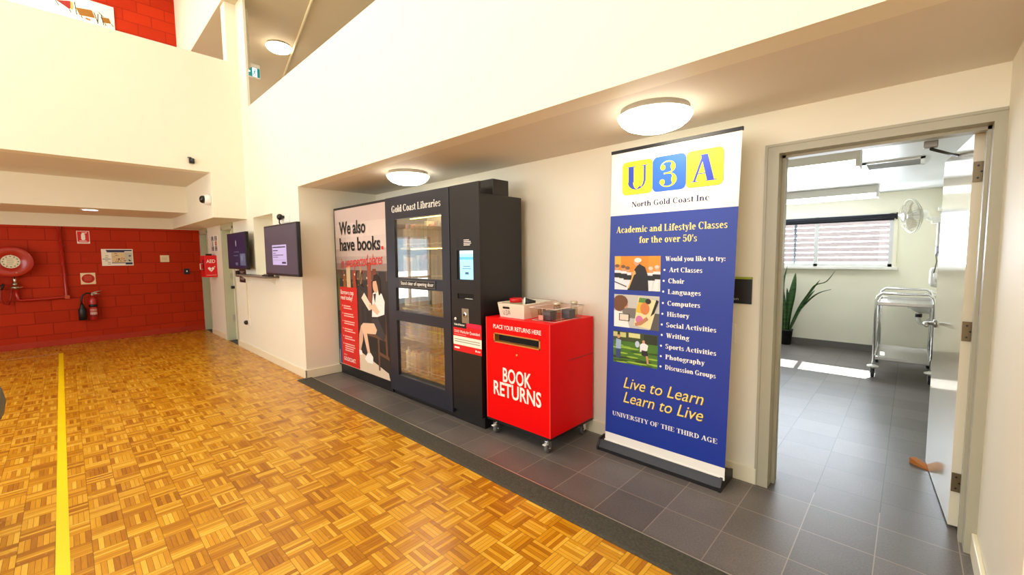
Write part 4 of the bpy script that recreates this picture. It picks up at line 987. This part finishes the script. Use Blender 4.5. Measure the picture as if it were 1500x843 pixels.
# pictogram signs on the pier
for i, (x, lab) in enumerate(((-9.6, 'dark blue and white pictogram strip on pier above the AED cabinet'), (-9.36, 'pink and navy pictogram strip on pier beside the far door'))):
    t = thing('pictogram_sign', lab, 'sign', (x + .1, F, 1.59)); MB().box((x, F - .008, 1.6), (x + .2, F, 1.885), WHITE).build('plate', t)
    p = Print('y-', F - .008); cols = [(24, 34, 70), (226, 226, 216), (24, 34, 70)] if i == 0 else [(24, 34, 70), (226, 160, 140), (40, 40, 80)]
    for j, c in enumerate(cols): p.rect(x + .02, 1.79 - j * .092, x + .18, 1.87 - j * .092, cm(*c))
    for j in range(3): p.disc(x + .1, 1.85 - j * .092, .018, WPRINT if cols[j][0] < 100 else cm(60, 50, 60), 1); p.poly([(x + .07, 1.795 - j * .092), (x + .13, 1.795 - j * .092), (x + .1, 1.84 - j * .092)], WPRINT if cols[j][0] < 100 else cm(60, 50, 60), 1)
    p.build('pictograms', t)
# AED cabinet
t = thing('defibrillator_cabinet', 'red AED cabinet with white heart symbol on the pier between far doors', 'AED cabinet', (-9.47, 1.83, 1.12))
MB().box((-9.65, 1.74, 1.123), (-9.3, F, 1.52), REDP, .008).build('housing', t)
p = Print('x+', -9.3); p.text('AED', 1.765, 1.385, 1.9, .06, WPRINT, bold=.01)
hz, hy = 1.265, 1.832
p.poly([(hy, hz - .045), (hy + .048, hz + .012), (hy + .046, hz + .034), (hy + .026, hz + .044), (hy + .004, hz + .026), (hy - .004, hz + .026), (hy - .026, hz + .044), (hy - .046, hz + .034), (hy - .048, hz + .012)], WPRINT)
p.poly([(hy + .01, hz + .03), (hy - .012, hz - .002), (hy + .002, hz - .002), (hy - .01, hz - .034), (hy + .016, hz + .006), (hy + .002, hz + .006)], REDP, 1)
p.rect(hy + .044, hz + .046, hy + .066, hz + .052, WPRINT); p.rect(hy + .052, hz + .038, hy + .058, hz + .06, WPRINT); p.rect(1.76, 1.158, 1.91, 1.166, cm(246, 190, 180)); p.build('markings', t)
MB().tube([(-9.4, 1.74, 1.27), (-9.4, 1.69, 1.27), (-9.4, 1.69, 1.37), (-9.4, 1.74, 1.37)], .008, WHITE, 8).box((-9.46, 1.735, 1.24), (-9.36, 1.742, 1.44), cm(90, 14, 14)).build('handle', t)
MB().box((-9.52, 1.8, 1.52), (-9.42, 1.88, 1.55), BLACK2, .004).build('alarm_beacon', t)

# ------------------------------------------------------------------ RED WALL ITEMS
t = thing('fire_hose_reel', 'round red fire hose reel with white label on the red wall', 'hose reel', (XR, -.585, 1.2))
rc_ = (XR + .04, -.585, 1.445)
MB().lathe([(.06, -.04), (.1, 0), (.24, .002), (.243, .01), (.243, .016), (.2, .02), (.2, .1), (.243, .104), (.245, .112), (.235, .118), (.12, .124), (.115, .116), (.001, .116)], rc_, (1, 0, 0), REDG, 48).build('drum', t)
p = Print('x+', XR + .157); p.disc(-.592, 1.447, .105, cm(226, 220, 196), 3, n=32); p.disc(-.592, 1.447, .06, cm(236, 230, 206), 4, n=24)
for i in range(12): a = i * PI / 6; p.disc(-.592 + .082 * math.cos(a), 1.447 + .082 * math.sin(a), .009, cm(90, 84, 70), 5, n=6)
p.lines(-.635, 1.49, -.55, 6, .018, .006, cm(170, 160, 140), 5); p.rect(-.63, 1.262, -.53, 1.298, cm(30, 30, 60), 3); p.rect(-.568, 1.266, -.535, 1.294, WPRINT, 4); p.rect(-.59, 1.56, -.53, 1.58, cm(230, 190, 180), 3); p.build('label_disc', t)
MB().cyl((XR + .08, -.572, 1.215), (XR + .08, -.572, 1.07), .02, CHROME).cyl((XR + .08, -.572, 1.1), (XR + .08, -.572, 1.06), .032, STEEL).cyl((XR + .08, -.572, 1.0), (XR + .08, -.572, 1.05), .026, STEEL).cyl((XR + .08, -.62, 1.03), (XR + .08, -.5, 1.03), .018, STEEL).tube([(XR + .1, -.53, 1.035), (XR + .1, -.44, 1.037)], .006, REDG, 6).build('valve', t)
MB().tube([(XR + .08, -.61, 1.02), (XR + .08, -.635, .84), (XR + .08, -.66, .755), (XR + .08, -.71, .78), (XR + .08, -.735, .88), (XR + .08, -.72, 1.0), (XR + .08, -.745, 1.1), (XR + .08, -.79, 1.2)], .012, cm(150, 30, 20), 8).build('hose', t)
MB().cyl((XR + .08, -.72, 1.0), (XR + .08, -.69, 1.09), .016, BLACK2).tube([(XR + .08, -.76, 1.07), (XR + .08, -.69, 1.075)], .008, BLACK2).build('nozzle', t)
MB().box((XR, -.64, 1.38), (XR + .05, -.53, 1.5), REDG).build('wall_bracket', t)
t = thing('water_pipe', 'red water pipe running down the red wall to the hose reel', 'pipe', (XR, -.2, .8))
MB().tube([(XR + .05, -.035, 2.03), (XR + .05, -.01, .86), (XR + .05, -.03, .828), (XR + .05, -.53, .812), (XR + .05, -.56, .83), (XR + .06, -.572, .99)], .024, REDG, 12).build('run', t)
MB().box((XR + .003, -.035, .8), (XR + .075, .025, .86), cm(190, 80, 40, 'rusty_pipe_block'), .004).build('stand_off', t)
for z in (1.7, 1.2): MB().box((XR + .016, -.06, z), (XR + .03, .015, z + .03), REDG).build('clip', t)
t = thing('fire_sign', 'red and white fire extinguisher location sign high on red wall', 'sign', (XR, .25, 1.74))
MB().box((XR, .171, 1.75), (XR + .006, .33, 1.968), WPRINT).build('plate', t)
p = Print('x+', XR + .006); p.rect(.178, 1.782, .323, 1.961, REDP); p.rrect(.225, 1.81, .275, 1.92, .02, WPRINT, 1); p.rect(.235, 1.915, .265, 1.94, WPRINT, 1); p.poly([(.24, 1.93), (.3, 1.948), (.3, 1.938), (.26, 1.92)], WPRINT, 1); p.lines(.19, 1.768, .32, 1, .01, .01, REDP, 0, 0.1); p.lines(.2, 1.793, .3, 1, .01, .008, WPRINT, 1, .1); p.build('pictogram', t)
t = thing('fire_sign', 'cream sign with red oval directly above the fire extinguisher', 'sign', (XR, .27, 1.03))
MB().box((XR, .174, 1.032), (XR + .006, .362, 1.233), cm(240, 224, 184)).build('plate', t)
p = Print('x+', XR + .006); p.disc(.268, 1.132, .083, cm(206, 30, 12), 0, .08); p.disc(.268, 1.132, .07, cm(176, 20, 10), 1, .066); p.lines(.22, 1.165, .32, 4, .022, .009, cm(226, 90, 60), 2, .2); p.build('pictogram', t)
# extinguisher
t = thing('fire_extinguisher', 'red fire extinguisher with black horn hanging on the red wall', 'fire extinguisher', (XR + .1, .28, .4))
ex, ey = XR + .1, .3
MB().lathe([(.05, 0), (.056, .01), (.056, .33), (.05, .375), (.03, .405), (.022, .41), (.022, .43)], (ex, ey, .405), (0, 0, 1), REDG, 24).build('cylinder', t)
MB().lathe([(.057, .225), (.057, .275)], (ex, ey, .405), (0, 0, 1), BLACK2, 24).build('black_band', t)
k = MB()
for i in range(8):
    for (z0, z1, c) in ((.5, .545, (224, 200, 190)), (.56, .6, (214, 150, 140)), (.465, .485, (40, 30, 30))):
        a0, a1 = -.9 + i * .22, -.9 + (i + .75) * .22
        k.add([(ex + .0572 * math.cos(a), ey + .0572 * math.sin(a), z) for a, z in ((a0, z0), (a1, z0), (a1, z1), (a0, z1))], [(0, 1, 2, 3)], cm(*c))
k.build('label_band', t)
MB().cyl((ex, ey, .83), (ex, ey, .87), .022, STEEL).box((ex - .01, ey - .06, .865), (ex + .01, ey + .06, .878), STEEL, .002).tube([(ex, ey - .01, .88), (ex, ey + .12, .915)], .007, STEEL).tube([(ex, ey, .86), (ex, ey + .11, .86)], .006, STEEL).build('valve', t)
MB().tube([(ex, ey - .02, .875), (ex + .01, ey - .08, .88), (ex + .01, ey - .13, .83), (ex + .01, ey - .145, .75), (ex + .01, ey - .143, .69)], .014, BLACK2, 10).build('hose', t)
MB().lathe([(.016, 0), (.026, .03), (.03, .06), (.052, .1), (.054, .28), (.046, .285)], (ex + .01, ey - .14, .7), (0, 0, -1), BLACK2, 20).build('horn', t)
MB().box((XR, ey - .05, .7), (XR + .045, ey + .05, .75), REDG).build('wall_bracket', t)
# evacuation plan, notice, switch
t = thing('evacuation_plan', 'white evacuation plan with blue bars on the red wall', 'plan', (XR, .67, 1.35))
MB().box((XR, .461, 1.352), (XR + .006, .885, 1.655), WPRINT).build('board', t)
p = Print('x+', XR + .006); NV = cm(36, 42, 84)
p.poly([(.53, 1.595), (.77, 1.595), (.77, 1.64), (.515, 1.64)], NV); p.rect(.77, 1.615, .872, 1.64, NV, 1); p.rect(.592, 1.41, .77, 1.59, cm(226, 206, 160)); p.rect(.77, 1.42, .875, 1.6, cm(206, 206, 186)); p.rect(.59, 1.396, .775, 1.408, NV, 1); p.rect(.775, 1.37, .872, 1.41, NV, 1); p.poly([(.467, 1.36), (.58, 1.36), (.58, 1.47), (.52, 1.64), (.467, 1.645)], cm(246, 244, 232), 0)
for i in range(22): a, b = .6 + random.random() * .16, 1.42 + random.random() * .15; p.rect(a, b, a + .012 + random.random() * .02, b + .006 + random.random() * .012, cm(*random.choice([(170, 130, 80), (90, 84, 70), (190, 90, 70)])), 1)
for i in range(6): a, b = .48 + random.random() * .06, 1.38 + i * .03; p.rect(a, b, a + .04, b + .008, cm(110, 110, 96), 1)
p.rect(.47, 1.468, .58, 1.478, NV, 1); p.poly([(.82, 1.43), (.86, 1.43), (.82, 1.47)], INKB, 1); p.disc(.84, 1.53, .018, cm(110, 100, 130), 1, n=10); p.build('plan_print', t)
tag(MB().box((XR, 1.276, 1.405), (XR + .005, 1.412, 1.537), cm(240, 226, 186)).box((XR + .005, 1.3, 1.44), (XR + .0055, 1.385, 1.5), cm(228, 212, 170)).build('paper_notice'), 'blank cream paper square on the red wall beside evacuation plan', 'notice')
t = thing('switch_panel', 'dark square switch panel on red wall near the AED cabinet', 'switch', (XR, 1.675, 1.15))
MB().box((XR, 1.628, 1.153), (XR + .02, 1.721, 1.268), cm(36, 34, 48), .004).build('housing', t); MB().box((XR + .02, 1.665, 1.2), (XR + .024, 1.685, 1.23), WPRINT).build('indicator', t)
# sensor, dome camera, downlight
t = thing('motion_sensor', 'small black sensor box on the high cream wall', 'sensor', (Bx, 1.29, 2.78))
MB().box((Bx, 1.26, 2.775), (Bx + .04, 1.32, 2.845), BLACK2, .006).build('housing', t); MB().ball((Bx + .04, 1.29, 2.815), (.012, .02, .02), cm(60, 62, 70), 12).build('lens', t)
MB().box((Bx, 1.25, 2.85), (Bx + .03, 1.29, 2.858), BLACK2).build('bracket', t)
t = thing('dome_camera', 'white and black dome camera on the side of the bulkhead', 'camera', (-7.4, 1.45, 2.31))
MB().lathe([(.075, 0), (.078, .02), (.07, .06), (.058, .075)], (-7.42, 1.504, 2.31), (0, -1, 0), WHITE, 24).build('base', t); MB().lathe([(.056, 0), (.052, .03), (.036, .05), (.001, .058)], (-7.42, 1.43, 2.31), (0, -1, 0), mat('black_dome', (14, 14, 16), .08, noise=.02, scale=10), 24).build('dome', t)
t = thing('downlight', 'round lit downlight in the beam above the red wall', 'downlight', (-9.37, .325, 2.25))
MB().lathe([(.11, 0), (.11, -.008), (.09, -.012)], (-9.37, .325, 2.25), (0, 0, 1), WHITE, 32).build('rim', t); MB().lathe([(.09, -.0125), (.001, -.0126)], (-9.37, .325, 2.25), (0, 0, 1), mat('downlight_lens', (220, 226, 255), .4, emit=4), 32).build('lens', t)

# ------------------------------------------------------------------ UPPER STOREY ITEMS
t = thing('exit_sign', 'green running-man exit sign hanging from the dim upper ceiling', 'exit sign', (-9.2, 2.66, 4.87))
GRN = mat('exit_green_lit', (0, 128, 130), .3, emit=.6); WLIT = mat('exit_white_lit', (226, 250, 252), .3, emit=.9)
MB().box((-9.23, 2.5, 4.875), (-9.2, 2.79, 5.07), WHITE, .004).box((-9.235, 2.5, 5.07), (-9.195, 2.79, 5.13), WHITE, .004).build('housing', t)
p = Print('x+', -9.2); p.rect(2.51, 4.89, 2.78, 5.055, GRN); p.rect(2.655, 4.893, 2.735, 5.052, WLIT, 1)
p.disc(2.7, 5.02, .011, GRN, 2, n=10); p.line([(2.698, 5.005), (2.69, 4.965)], .016, GRN, 2); p.line([(2.695, 5.0), (2.715, 4.985), (2.728, 4.995)], .008, GRN, 2); p.line([(2.695, 4.998), (2.675, 4.985), (2.668, 4.965)], .008, GRN, 2); p.line([(2.69, 4.965), (2.708, 4.94), (2.7, 4.91)], .01, GRN, 2); p.line([(2.69, 4.965), (2.68, 4.94), (2.662, 4.93)], .01, GRN, 2)
p.poly([(2.53, 4.975), (2.57, 5.01), (2.57, 4.99), (2.62, 4.99), (2.62, 4.96), (2.57, 4.96), (2.57, 4.94)], WLIT, 1); p.build('pictogram', t)
tag(MB().tube([(-6.2, 2.61, 5.115), (-9.75, 3.34, 5.115)], .018, mat('cream_conduit', (236, 222, 180), .5, noise=.02, scale=20), 8).build('ceiling_conduit'), 'thin cream conduit running slantwise across the dim upper ceiling', 'conduit')
t = thing('wall_art', 'large white panel painted with angular furniture shapes on the upper red wall', 'wall art', (XR, .2, 4.7))
MB().box((XR, -1.2, 4.8), (XR + .02, .88, 5.96), mat('white_art_panel', (250, 246, 226), .5, noise=.01, scale=10)).build('panel', t)
p = Print('x+', XR + .02, .001); OC, DK, MR = cm(150, 100, 20), cm(44, 38, 34), cm(150, 24, 14)
from_px = lambda x, y: ((x / 8.333), y / 8.333)
p.poly([(.4, 5.77), (.585, 5.8), (.62, 5.68), (.44, 5.66)], OC); p.poly([(.585, 5.8), (.6, 5.79), (.632, 5.68), (.62, 5.68)], cm(190, 96, 40)); p.poly([(.51, 5.65), (.57, 5.64), (.57, 5.61), (.51, 5.62)], cm(190, 110, 60)); p.poly([(.74, 5.74), (.86, 5.75), (.872, 5.64), (.775, 5.635)], OC) if False else p.poly([(.7, 5.73), (.81, 5.745), (.835, 5.66), (.735, 5.645)], OC)
p.poly([(.17, 5.8), (.34, 5.85), (.34, 5.74), (.32, 5.71)], MR); p.poly([(.34, 5.84), (.37, 5.84), (.37, 5.72), (.335, 5.72)], cm(226, 170, 90))
for a in ([(.62, 5.78), (.665, 5.6)], [(.67, 5.77), (.66, 5.6)], [(.71, 5.78), (.735, 5.6)], [(.39, 5.86), (.405, 5.65)], [(.68, 5.8), (.74, 5.74)], [(.835, 5.66), (.865, 5.62)], [(.14, 5.85), (.2, 5.72)], [(.32, 5.71), (.34, 5.66)], [(.46, 5.66), (.47, 5.62)], [(.75, 5.645), (.765, 5.6)], [(.0, 5.9), (.03, 5.8)]): p.line(a, .012, DK)
p.build('painted_shapes', t)

# ------------------------------------------------------------------ ROOM ITEMS
for y, xe, lab in ((4.4, -.34, 'white batten light with glowing diffuser, nearer the doorway'), (7.02, -.34, 'white batten light with glowing diffuser, above the far window')):
    t = thing('batten_light', lab, 'batten light', (xe - 1.2, y + .1, 2.15))
    MB().prism([(y - .01, 2.293), (y + .21, 2.293), (y + .2, 2.2), (y, 2.2)], lambda u, v, d: (d, u, v), xe - 2.4, xe - .02, WHITE).build('housing', t)
    MB().prism([(y + .004, 2.2), (y + .196, 2.2), (y + .18, 2.15), (y + .02, 2.15)], lambda u, v, d: (d, u, v), xe - 2.38, xe - .02, TUBEW).build('diffuser', t)
    MB().box((xe - .02, y - .014, 2.145), (xe + .006, y + .214, 2.293), WHITE, .004).build('end_cap', t)
t = thing('ceiling_vent', 'rectangular air conditioning grille in the room ceiling', 'vent', (-.15, 5.43, 2.28))
k = MB(); AC = WHITE
for lo, hi in (((-.38, 5.24, 2.28), (.05, 5.27, 2.295)), ((-.38, 5.59, 2.28), (.05, 5.62, 2.295)), ((-.38, 5.24, 2.28), (-.35, 5.62, 2.295)), ((.02, 5.24, 2.28), (.05, 5.62, 2.295))): k.box(lo, hi, AC)
k.build('frame', t)
k = MB()
for i in range(7): k.prism([(5.28 + i * .045, 2.29), (5.285 + i * .045, 2.29), (5.305 + i * .045, 2.276), (5.3 + i * .045, 2.276)], lambda u, v, d: (d, u, v), -.35, .02, cm(170, 170, 170))
k.build('blades', t)
# sansevieria
t = thing('potted_plant', 'snake plant with tall and drooping leaves in black pot under window', 'potted plant', (-1.42, 7.87, 0))
px_, py_ = -1.42, 7.865
MB().lathe([(.075, 0), (.1, .22), (.106, .222), (.106, .245), (.098, .245), (.094, .215), (.001, .215)], (px_, py_, 0), (0, 0, 1), BLACK2, 28).build('pot', t)
MB().lathe([(.094, .212), (.05, .222), (.001, .226)], (px_, py_, 0), (0, 0, 1), cm(70, 52, 38, 'potting_soil'), 20).build('soil', t)
def leafmat():
    n = NT('banded_green_leaf', .4); f = n.noise(n.vec(n.math('MULTIPLY', n.x, 6), n.math('MULTIPLY', n.y, 6), n.math('MULTIPLY', n.z, 55)), 1.0, 2)
    n.color(n.ramp(f, [(.35, (24, 52, 22)), (.6, (56, 96, 40))])); return n.m
LG = leafmat()
def leaf(pts, wmax, tip=.0, tw=0):
    k = MB(); pts = [Vector(p_) for p_ in pts]; P = []
    N = 16
    for i in range(N + 1):
        s_ = i / N * (len(pts) - 1); j = min(int(s_), len(pts) - 2); f = s_ - j
        p0, p1, p2, p3 = pts[max(j - 1, 0)], pts[j], pts[j + 1], pts[min(j + 2, len(pts) - 1)]
        P.append(.5 * ((2 * p1) + (p2 - p0) * f + (2 * p0 - 5 * p1 + 4 * p2 - p3) * f * f + (3 * p1 - p0 - 3 * p2 + p3) * f ** 3))
    vs = []; fs = []
    for i, q in enumerate(P):
        u = i / N; wd = wmax * (.55 + .45 * math.sin(min(1, u * 1.6) * PI / 2)) * (1 - max(0, (u - .45) / .55) ** 1.7) + .001
        d = (P[min(i + 1, N)] - P[max(i - 1, 0)]).normalized(); sd = Vector((math.cos(tw), math.sin(tw), 0)); sd = (sd - d * sd.dot(d)).normalized(); nr = d.cross(sd)
        vs += [q - sd * wd, q - nr * wd * .25, q + sd * wd, q - nr * (wd * .25 + .004) ]
    for i in range(N):
        for a in range(4): b = (a + 1) % 4; fs.append((i * 4 + a, i * 4 + b, (i + 1) * 4 + b, (i + 1) * 4 + a))
    fs += [(0, 1, 2, 3), tuple(N * 4 + a for a in range(4))]
    k.add(vs, fs, LG, True); k.build('leaf', t)
g0 = .22
leaf([(-1.455, 7.86, g0), (-1.47, 7.865, .6), (-1.475, 7.87, .95), (-1.43, 7.875, 1.25)], .03, tw=.9)
leaf([(-1.40, 7.84, g0), (-1.38, 7.83, .55), (-1.33, 7.82, .9), (-1.305, 7.82, 1.15)], .05, tw=.2)
leaf([(-1.47, 7.83, g0), (-1.485, 7.81, .5), (-1.48, 7.8, .84)], .036, tw=.3)
leaf([(-1.43, 7.82, g0), (-1.43, 7.79, .55), (-1.46, 7.77, .95)], .034, tw=-.3)
leaf([(-1.41, 7.9, g0), (-1.4, 7.91, .6), (-1.43, 7.92, .9)], .035, tw=.5)
leaf([(-1.36, 7.85, g0), (-1.27, 7.84, .5), (-1.1, 7.8, .75), (-.98, 7.78, .86), (-.846, 7.77, .913)], .036, tw=1.2)
leaf([(-1.37, 7.88, g0), (-1.28, 7.88, .52), (-1.12, 7.88, .85), (-1.04, 7.88, .97), (-.92, 7.88, 1.02), (-.822, 7.88, 1.18)], .028, tw=1.0)
leaf([(-1.36, 7.83, g0), (-1.24, 7.82, .55), (-1.12, 7.8, .78), (-1.047, 7.8, .885)], .026, tw=.8)
leaf([(-1.38, 7.87, g0), (-1.25, 7.89, .6), (-1.1, 7.9, .88), (-1.003, 7.9, 1.04)], .02, tw=.6)
# trolley
t = thing('service_trolley', 'stainless steel two-shelf trolley on castors by the room sink', 'trolley', (-.04, 6.85, 0))
X0, X1, Y0, Y1 = -.275, .205, 6.4, 7.3
for y in (Y0, Y1):
    arc = [(X0, y, .12), (X0, y, .9), (X0 + .012, y, .95), (X0 + .05, y, .985), (X1 - .05, y, .985), (X1 - .012, y, .95), (X1, y, .9), (X1, y, .12)]
    MB().tube(arc, .0135, CHROME, 12).build('end_frame', t)
for z in (.21, .845):
    k = MB(); k.box((X0 + .008, Y0 + .005, z), (X1 - .008, Y1 - .005, z + .006), STEEL)
    for lo, hi in (((X0 + .008, Y0 + .005, z), (X1 - .008, Y0 + .011, z + .038)), ((X0 + .008, Y1 - .011, z), (X1 - .008, Y1 - .005, z + .038)), ((X0 + .008, Y0 + .005, z), (X0 + .014, Y1 - .005, z + .038)), ((X1 - .014, Y0 + .005, z), (X1 - .008, Y1 - .005, z + .038))): k.box(lo, hi, STEEL, .001)
    k.build('shelf', t)
for y in (Y0 + .05, Y1 - .05): MB().cyl((X0 + .02, y, .25), (X0 + .02, y, .85), .006, CHROME, n=8).build('brace', t)
for x in (X0, X1):
    for y in (Y0, Y1):
        k = MB(); k.lathe([(.055, 0), (.055, .012), (.03, .022), (.014, .03)], (x, y, .125), (0, 0, 1), WHITE, 20); k.cyl((x, y, .1), (x, y, .127), .02, STEEL)
        for s in (-1, 1): k.box((x + s * .022 - .002, y - .02, .05), (x + s * .022 + .002, y + .03, .115), STEEL)
        c = k.build('castor', t); MB().lathe([(.02, -.016), (.048, -.016), (.055, -.01), (.055, .01), (.048, .016), (.02, .016)], (x, y + .012, .0555), (1, 0, 0), mat('dark_wheel', (48, 52, 56), .5, noise=.05, scale=30), 20).cyl((x - .024, y + .012, .0555), (x + .024, y + .012, .0555), .008, STEEL, n=8).build('wheel', c)
# basin
t = thing('wash_basin', 'white wall-hung wash basin with tap and trap behind the trolley', 'basin', (.15, 7.66, .5))
CER = mat('white_ceramic', (244, 244, 240), .15, noise=.01, scale=10, coat=.3)
k = MB(); n_ = 20; rings = []
for (s_, z, cx) in ((.45, .66, .13), (.8, .7, .1), (1.0, .78, .1), (1.0, .8, .1), (.9, .8, .1), (.7, .74, .12), (.3, .7, .14)):
    rings.append([(min(.339, cx + .19 * s_ * math.cos(2 * PI * i / n_) + .05), 7.66 + .26 * s_ * math.sin(2 * PI * i / n_), z) for i in range(n_)])
vs = [q for r_ in rings for q in r_]; fs = [(j * n_ + i, j * n_ + (i + 1) % n_, (j + 1) * n_ + (i + 1) % n_, (j + 1) * n_ + i) for j in range(len(rings) - 1) for i in range(n_)] + [tuple(range(n_)), tuple((len(rings) - 1) * n_ + i for i in range(n_))]
k.add(vs, fs, CER, True); k.box((.28, 7.43, .68), (.34, 7.89, .82), CER, .01); k.build('bowl', t)
MB().tube([(.1, 7.66, .68), (.1, 7.66, .56), (.115, 7.66, .525), (.15, 7.66, .515), (.185, 7.66, .53), (.2, 7.66, .57), (.22, 7.66, .6), (.339, 7.66, .605)], .024, WHITE, 12).cyl((.1, 7.66, .6), (.1, 7.66, .64), .034, BLACK2).build('trap', t)
MB().cyl((.27, 7.66, .81), (.27, 7.66, .9), .02, CHROME).tube([(.27, 7.66, .89), (.2, 7.66, .905), (.14, 7.66, .9), (.135, 7.66, .87)], .011, CHROME).tube([(.27, 7.66, .91), (.2, 7.66, .955), (.14, 7.66, .965)], .008, CHROME).build('tap', t)
# fan
t = thing('wall_fan', 'white caged wall fan mounted high on room wall near window', 'fan', (.15, 7.3, 1.7))
fc = Vector((-.035, 7.25, 1.9)); fd = Vector((-.92, -.42, -.1)).normalized(); k0 = MB(); fx, fy, _ = k0.basis(fd); FW = mat('fan_cage_wire', (186, 180, 158), .35, .2, noise=.02, scale=20)
k = MB(); R_ = .205
def ring(r, h, tr): k.tube([fc + fd * h + (fx * math.cos(2 * PI * i / 36) + fy * math.sin(2 * PI * i / 36)) * r for i in range(36)], tr, FW, 6, True)
ring(R_, 0, .006); ring(R_ * .75, .045, .002); ring(R_ * .45, .062, .002); ring(R_ * .75, -.055, .002); ring(R_ * .45, -.075, .002); ring(R_, -.02, .004)
for i in range(36):
    a = 2 * PI * i / 36; d_ = fx * math.cos(a) + fy * math.sin(a)
    k.tube([fc + fd * .066 + d_ * .045, fc + fd * .045 + d_ * R_ * .75, fc + d_ * R_], .0019, FW, 4); k.tube([fc - fd * .085 + d_ * .05, fc - fd * .055 + d_ * R_ * .75, fc - fd * .02 + d_ * R_], .0019, FW, 4)
k.build('cage', t)
MB().lathe([(.05, .06), (.05, .07), (.001, .074)], fc, fd, WHITE, 24).build('badge', t)
for b_ in range(3):
    k = MB(); a0 = b_ * 2 * PI / 3; vs = []
    for i in range(7):
        r = .03 + i * .024
        for j, da in enumerate((-.42, 0, .42)):
            a = a0 + da * (.5 + .5 * math.sin(PI * min(1, i / 5))); vs.append(fc + fd * (.02 - .03 * (j - 1)) + (fx * math.cos(a) + fy * math.sin(a)) * r)
    vs += [v_ - fd * .003 for v_ in vs]; fs = []
    for o_ in (0, 21):
        for i in range(6):
            for j in range(2): fs.append((o_ + i * 3 + j, o_ + i * 3 + j + 1, o_ + i * 3 + j + 4, o_ + i * 3 + j + 3))
    bl = k.add(vs, fs, mat('fan_blade', (214, 204, 180), .4, noise=.02, scale=20), True).build('blade', t)
MB().lathe([(.035, .03), (.04, -.02), (.055, -.06), (.055, -.15), (.035, -.17)], fc, fd, WHITE, 20).build('motor', t)
MB().tube([fc - fd * .14, (.14, 7.36, 1.86), (.2, 7.4, 1.84)], .025, WHITE, 10).box((.16, 7.34, 1.8), (.31, 7.46, 1.88), WHITE, .006).box((.3, 7.3, 1.74), (.34, 7.5, 1.96), WHITE, .006).build('wall_mount', t)
# other fittings on the room's right wall
t = thing('towel_dispenser', 'tall white paper towel dispenser on room wall below the fan', 'dispenser', (.29, 7.0, 1.4))
MB().box((.2, 6.95, 1.52), (.34, 7.15, 1.8), WHITE, .015).build('housing', t); MB().box((.2, 6.96, 1.4), (.33, 7.14, 1.52), cm(190, 190, 214), .01).build('tray', t)
t = thing('soap_dispenser', 'rounded white dispenser with hanging hose above the wash basin', 'dispenser', (.26, 6.95, 1.05))
MB().box((.16, 6.9, 1.04), (.34, 7.15, 1.27), WHITE, .04, ).build('housing', t)
MB().tube([(.31, 6.85, 1.5), (.24, 6.85, 1.49), (.2, 6.85, 1.42), (.21, 6.85, 1.34), (.2, 6.85, 1.26), (.19, 6.85, 1.2)], .007, cm(120, 116, 100), 6).cyl((.2, 6.85, 1.21), (.215, 6.85, 1.1), .014, WHITE).build('hose', t)
t = thing('wall_monitor', 'edge of a black framed wall unit beside the fan mount', 'wall unit', (.3, 7.0, 1.62))
MB().box((.27, 6.55, 1.64), (.3, 7.1, 1.89), BLACK2, .004).build('frame', t); MB().box((.3, 6.6, 1.66), (.34, 7.05, 1.87), WHITE).build('back_box', t)
tag(MB().box((.22, 7.6, 1.99), (.34, 8.0, 2.02), WHITE).build('wall_shelf'), 'thin white shelf in the room corner above the fan mount', 'shelf')
# door wedge
k = MB(); wd = .045
k.prism([(0, .004), (0, .042), (.14, .008), (.14, .004)], lambda u, v, d: (.05 + u * .7 + d * .7, 3.965 - u * .55 + d * .8 - .03, v), 0, wd, mat('orange_wood_wedge', (196, 120, 56), .5, noise=.12, scale=40))
for v_ in range(len(k.v)): k.v[v_] = (k.v[v_][0], k.v[v_][1], k.v[v_][2] - .004)
tag(k.build('door_wedge'), 'small orange wooden wedge on the floor at the foot of the open door', 'door wedge')
# grey chair that pokes in at the left edge
t = thing('tub_chair', 'grey rounded chair back cut off by the picture edge, beside the yellow line', 'chair', (-3.15, -.5, 0))
GC = mat('grey_upholstery', (112, 114, 104), .7, noise=.08, scale=90)
cx_, cy2 = -3.2, -.545
k = MB(); n_ = 28; prof = [(.62, .05), (.7, .17), (.76, .235), (.82, .26), (.87, .245), (.92, .19), (.955, .09)]
vs = []; fs = []
for (z, hw) in [(.755 + .26 * q_ / 4, .297 * math.sqrt(max(.03, 1 - (q_ / 4) ** 2))) for q_ in range(-4, 5)]:
    for j in range(n_):
        a = 2 * PI * j / n_; vs.append((cx_ + .035 * math.sin(a) - .12 * (hw * math.cos(a) / .3) ** 2, cy2 + hw * math.cos(a), z))
for i in range(8):
    for j in range(n_): q = (j + 1) % n_; fs.append((i * n_ + j, i * n_ + q, (i + 1) * n_ + q, (i + 1) * n_ + j))
fs += [tuple(range(n_)), tuple(8 * n_ + j for j in range(n_))]
k.add(vs, fs, GC, True); k.build('backrest', t)
MB().lathe([(.2, 0), (.235, .02), (.235, .05), (.2, .07), (.001, .075)], (cx_ - .22, cy2, .4), (0, 0, 1), GC, 28).build('seat', t)
MB().tube([(cx_ - .03, cy2, .42), (cx_ + .01, cy2, .5), (cx_, cy2, .62)], .02, BLACK2, 8).build('back_support', t)
for sx in (-.16, .16):
    for sy_ in (-.16, .16): MB().cyl((cx_ - .22 + sx, cy2 + sy_, .4), (cx_ - .22 + sx * 1.2, cy2 + sy_ * 1.2, 0), .013, CHROME, n=10).build('leg', t)
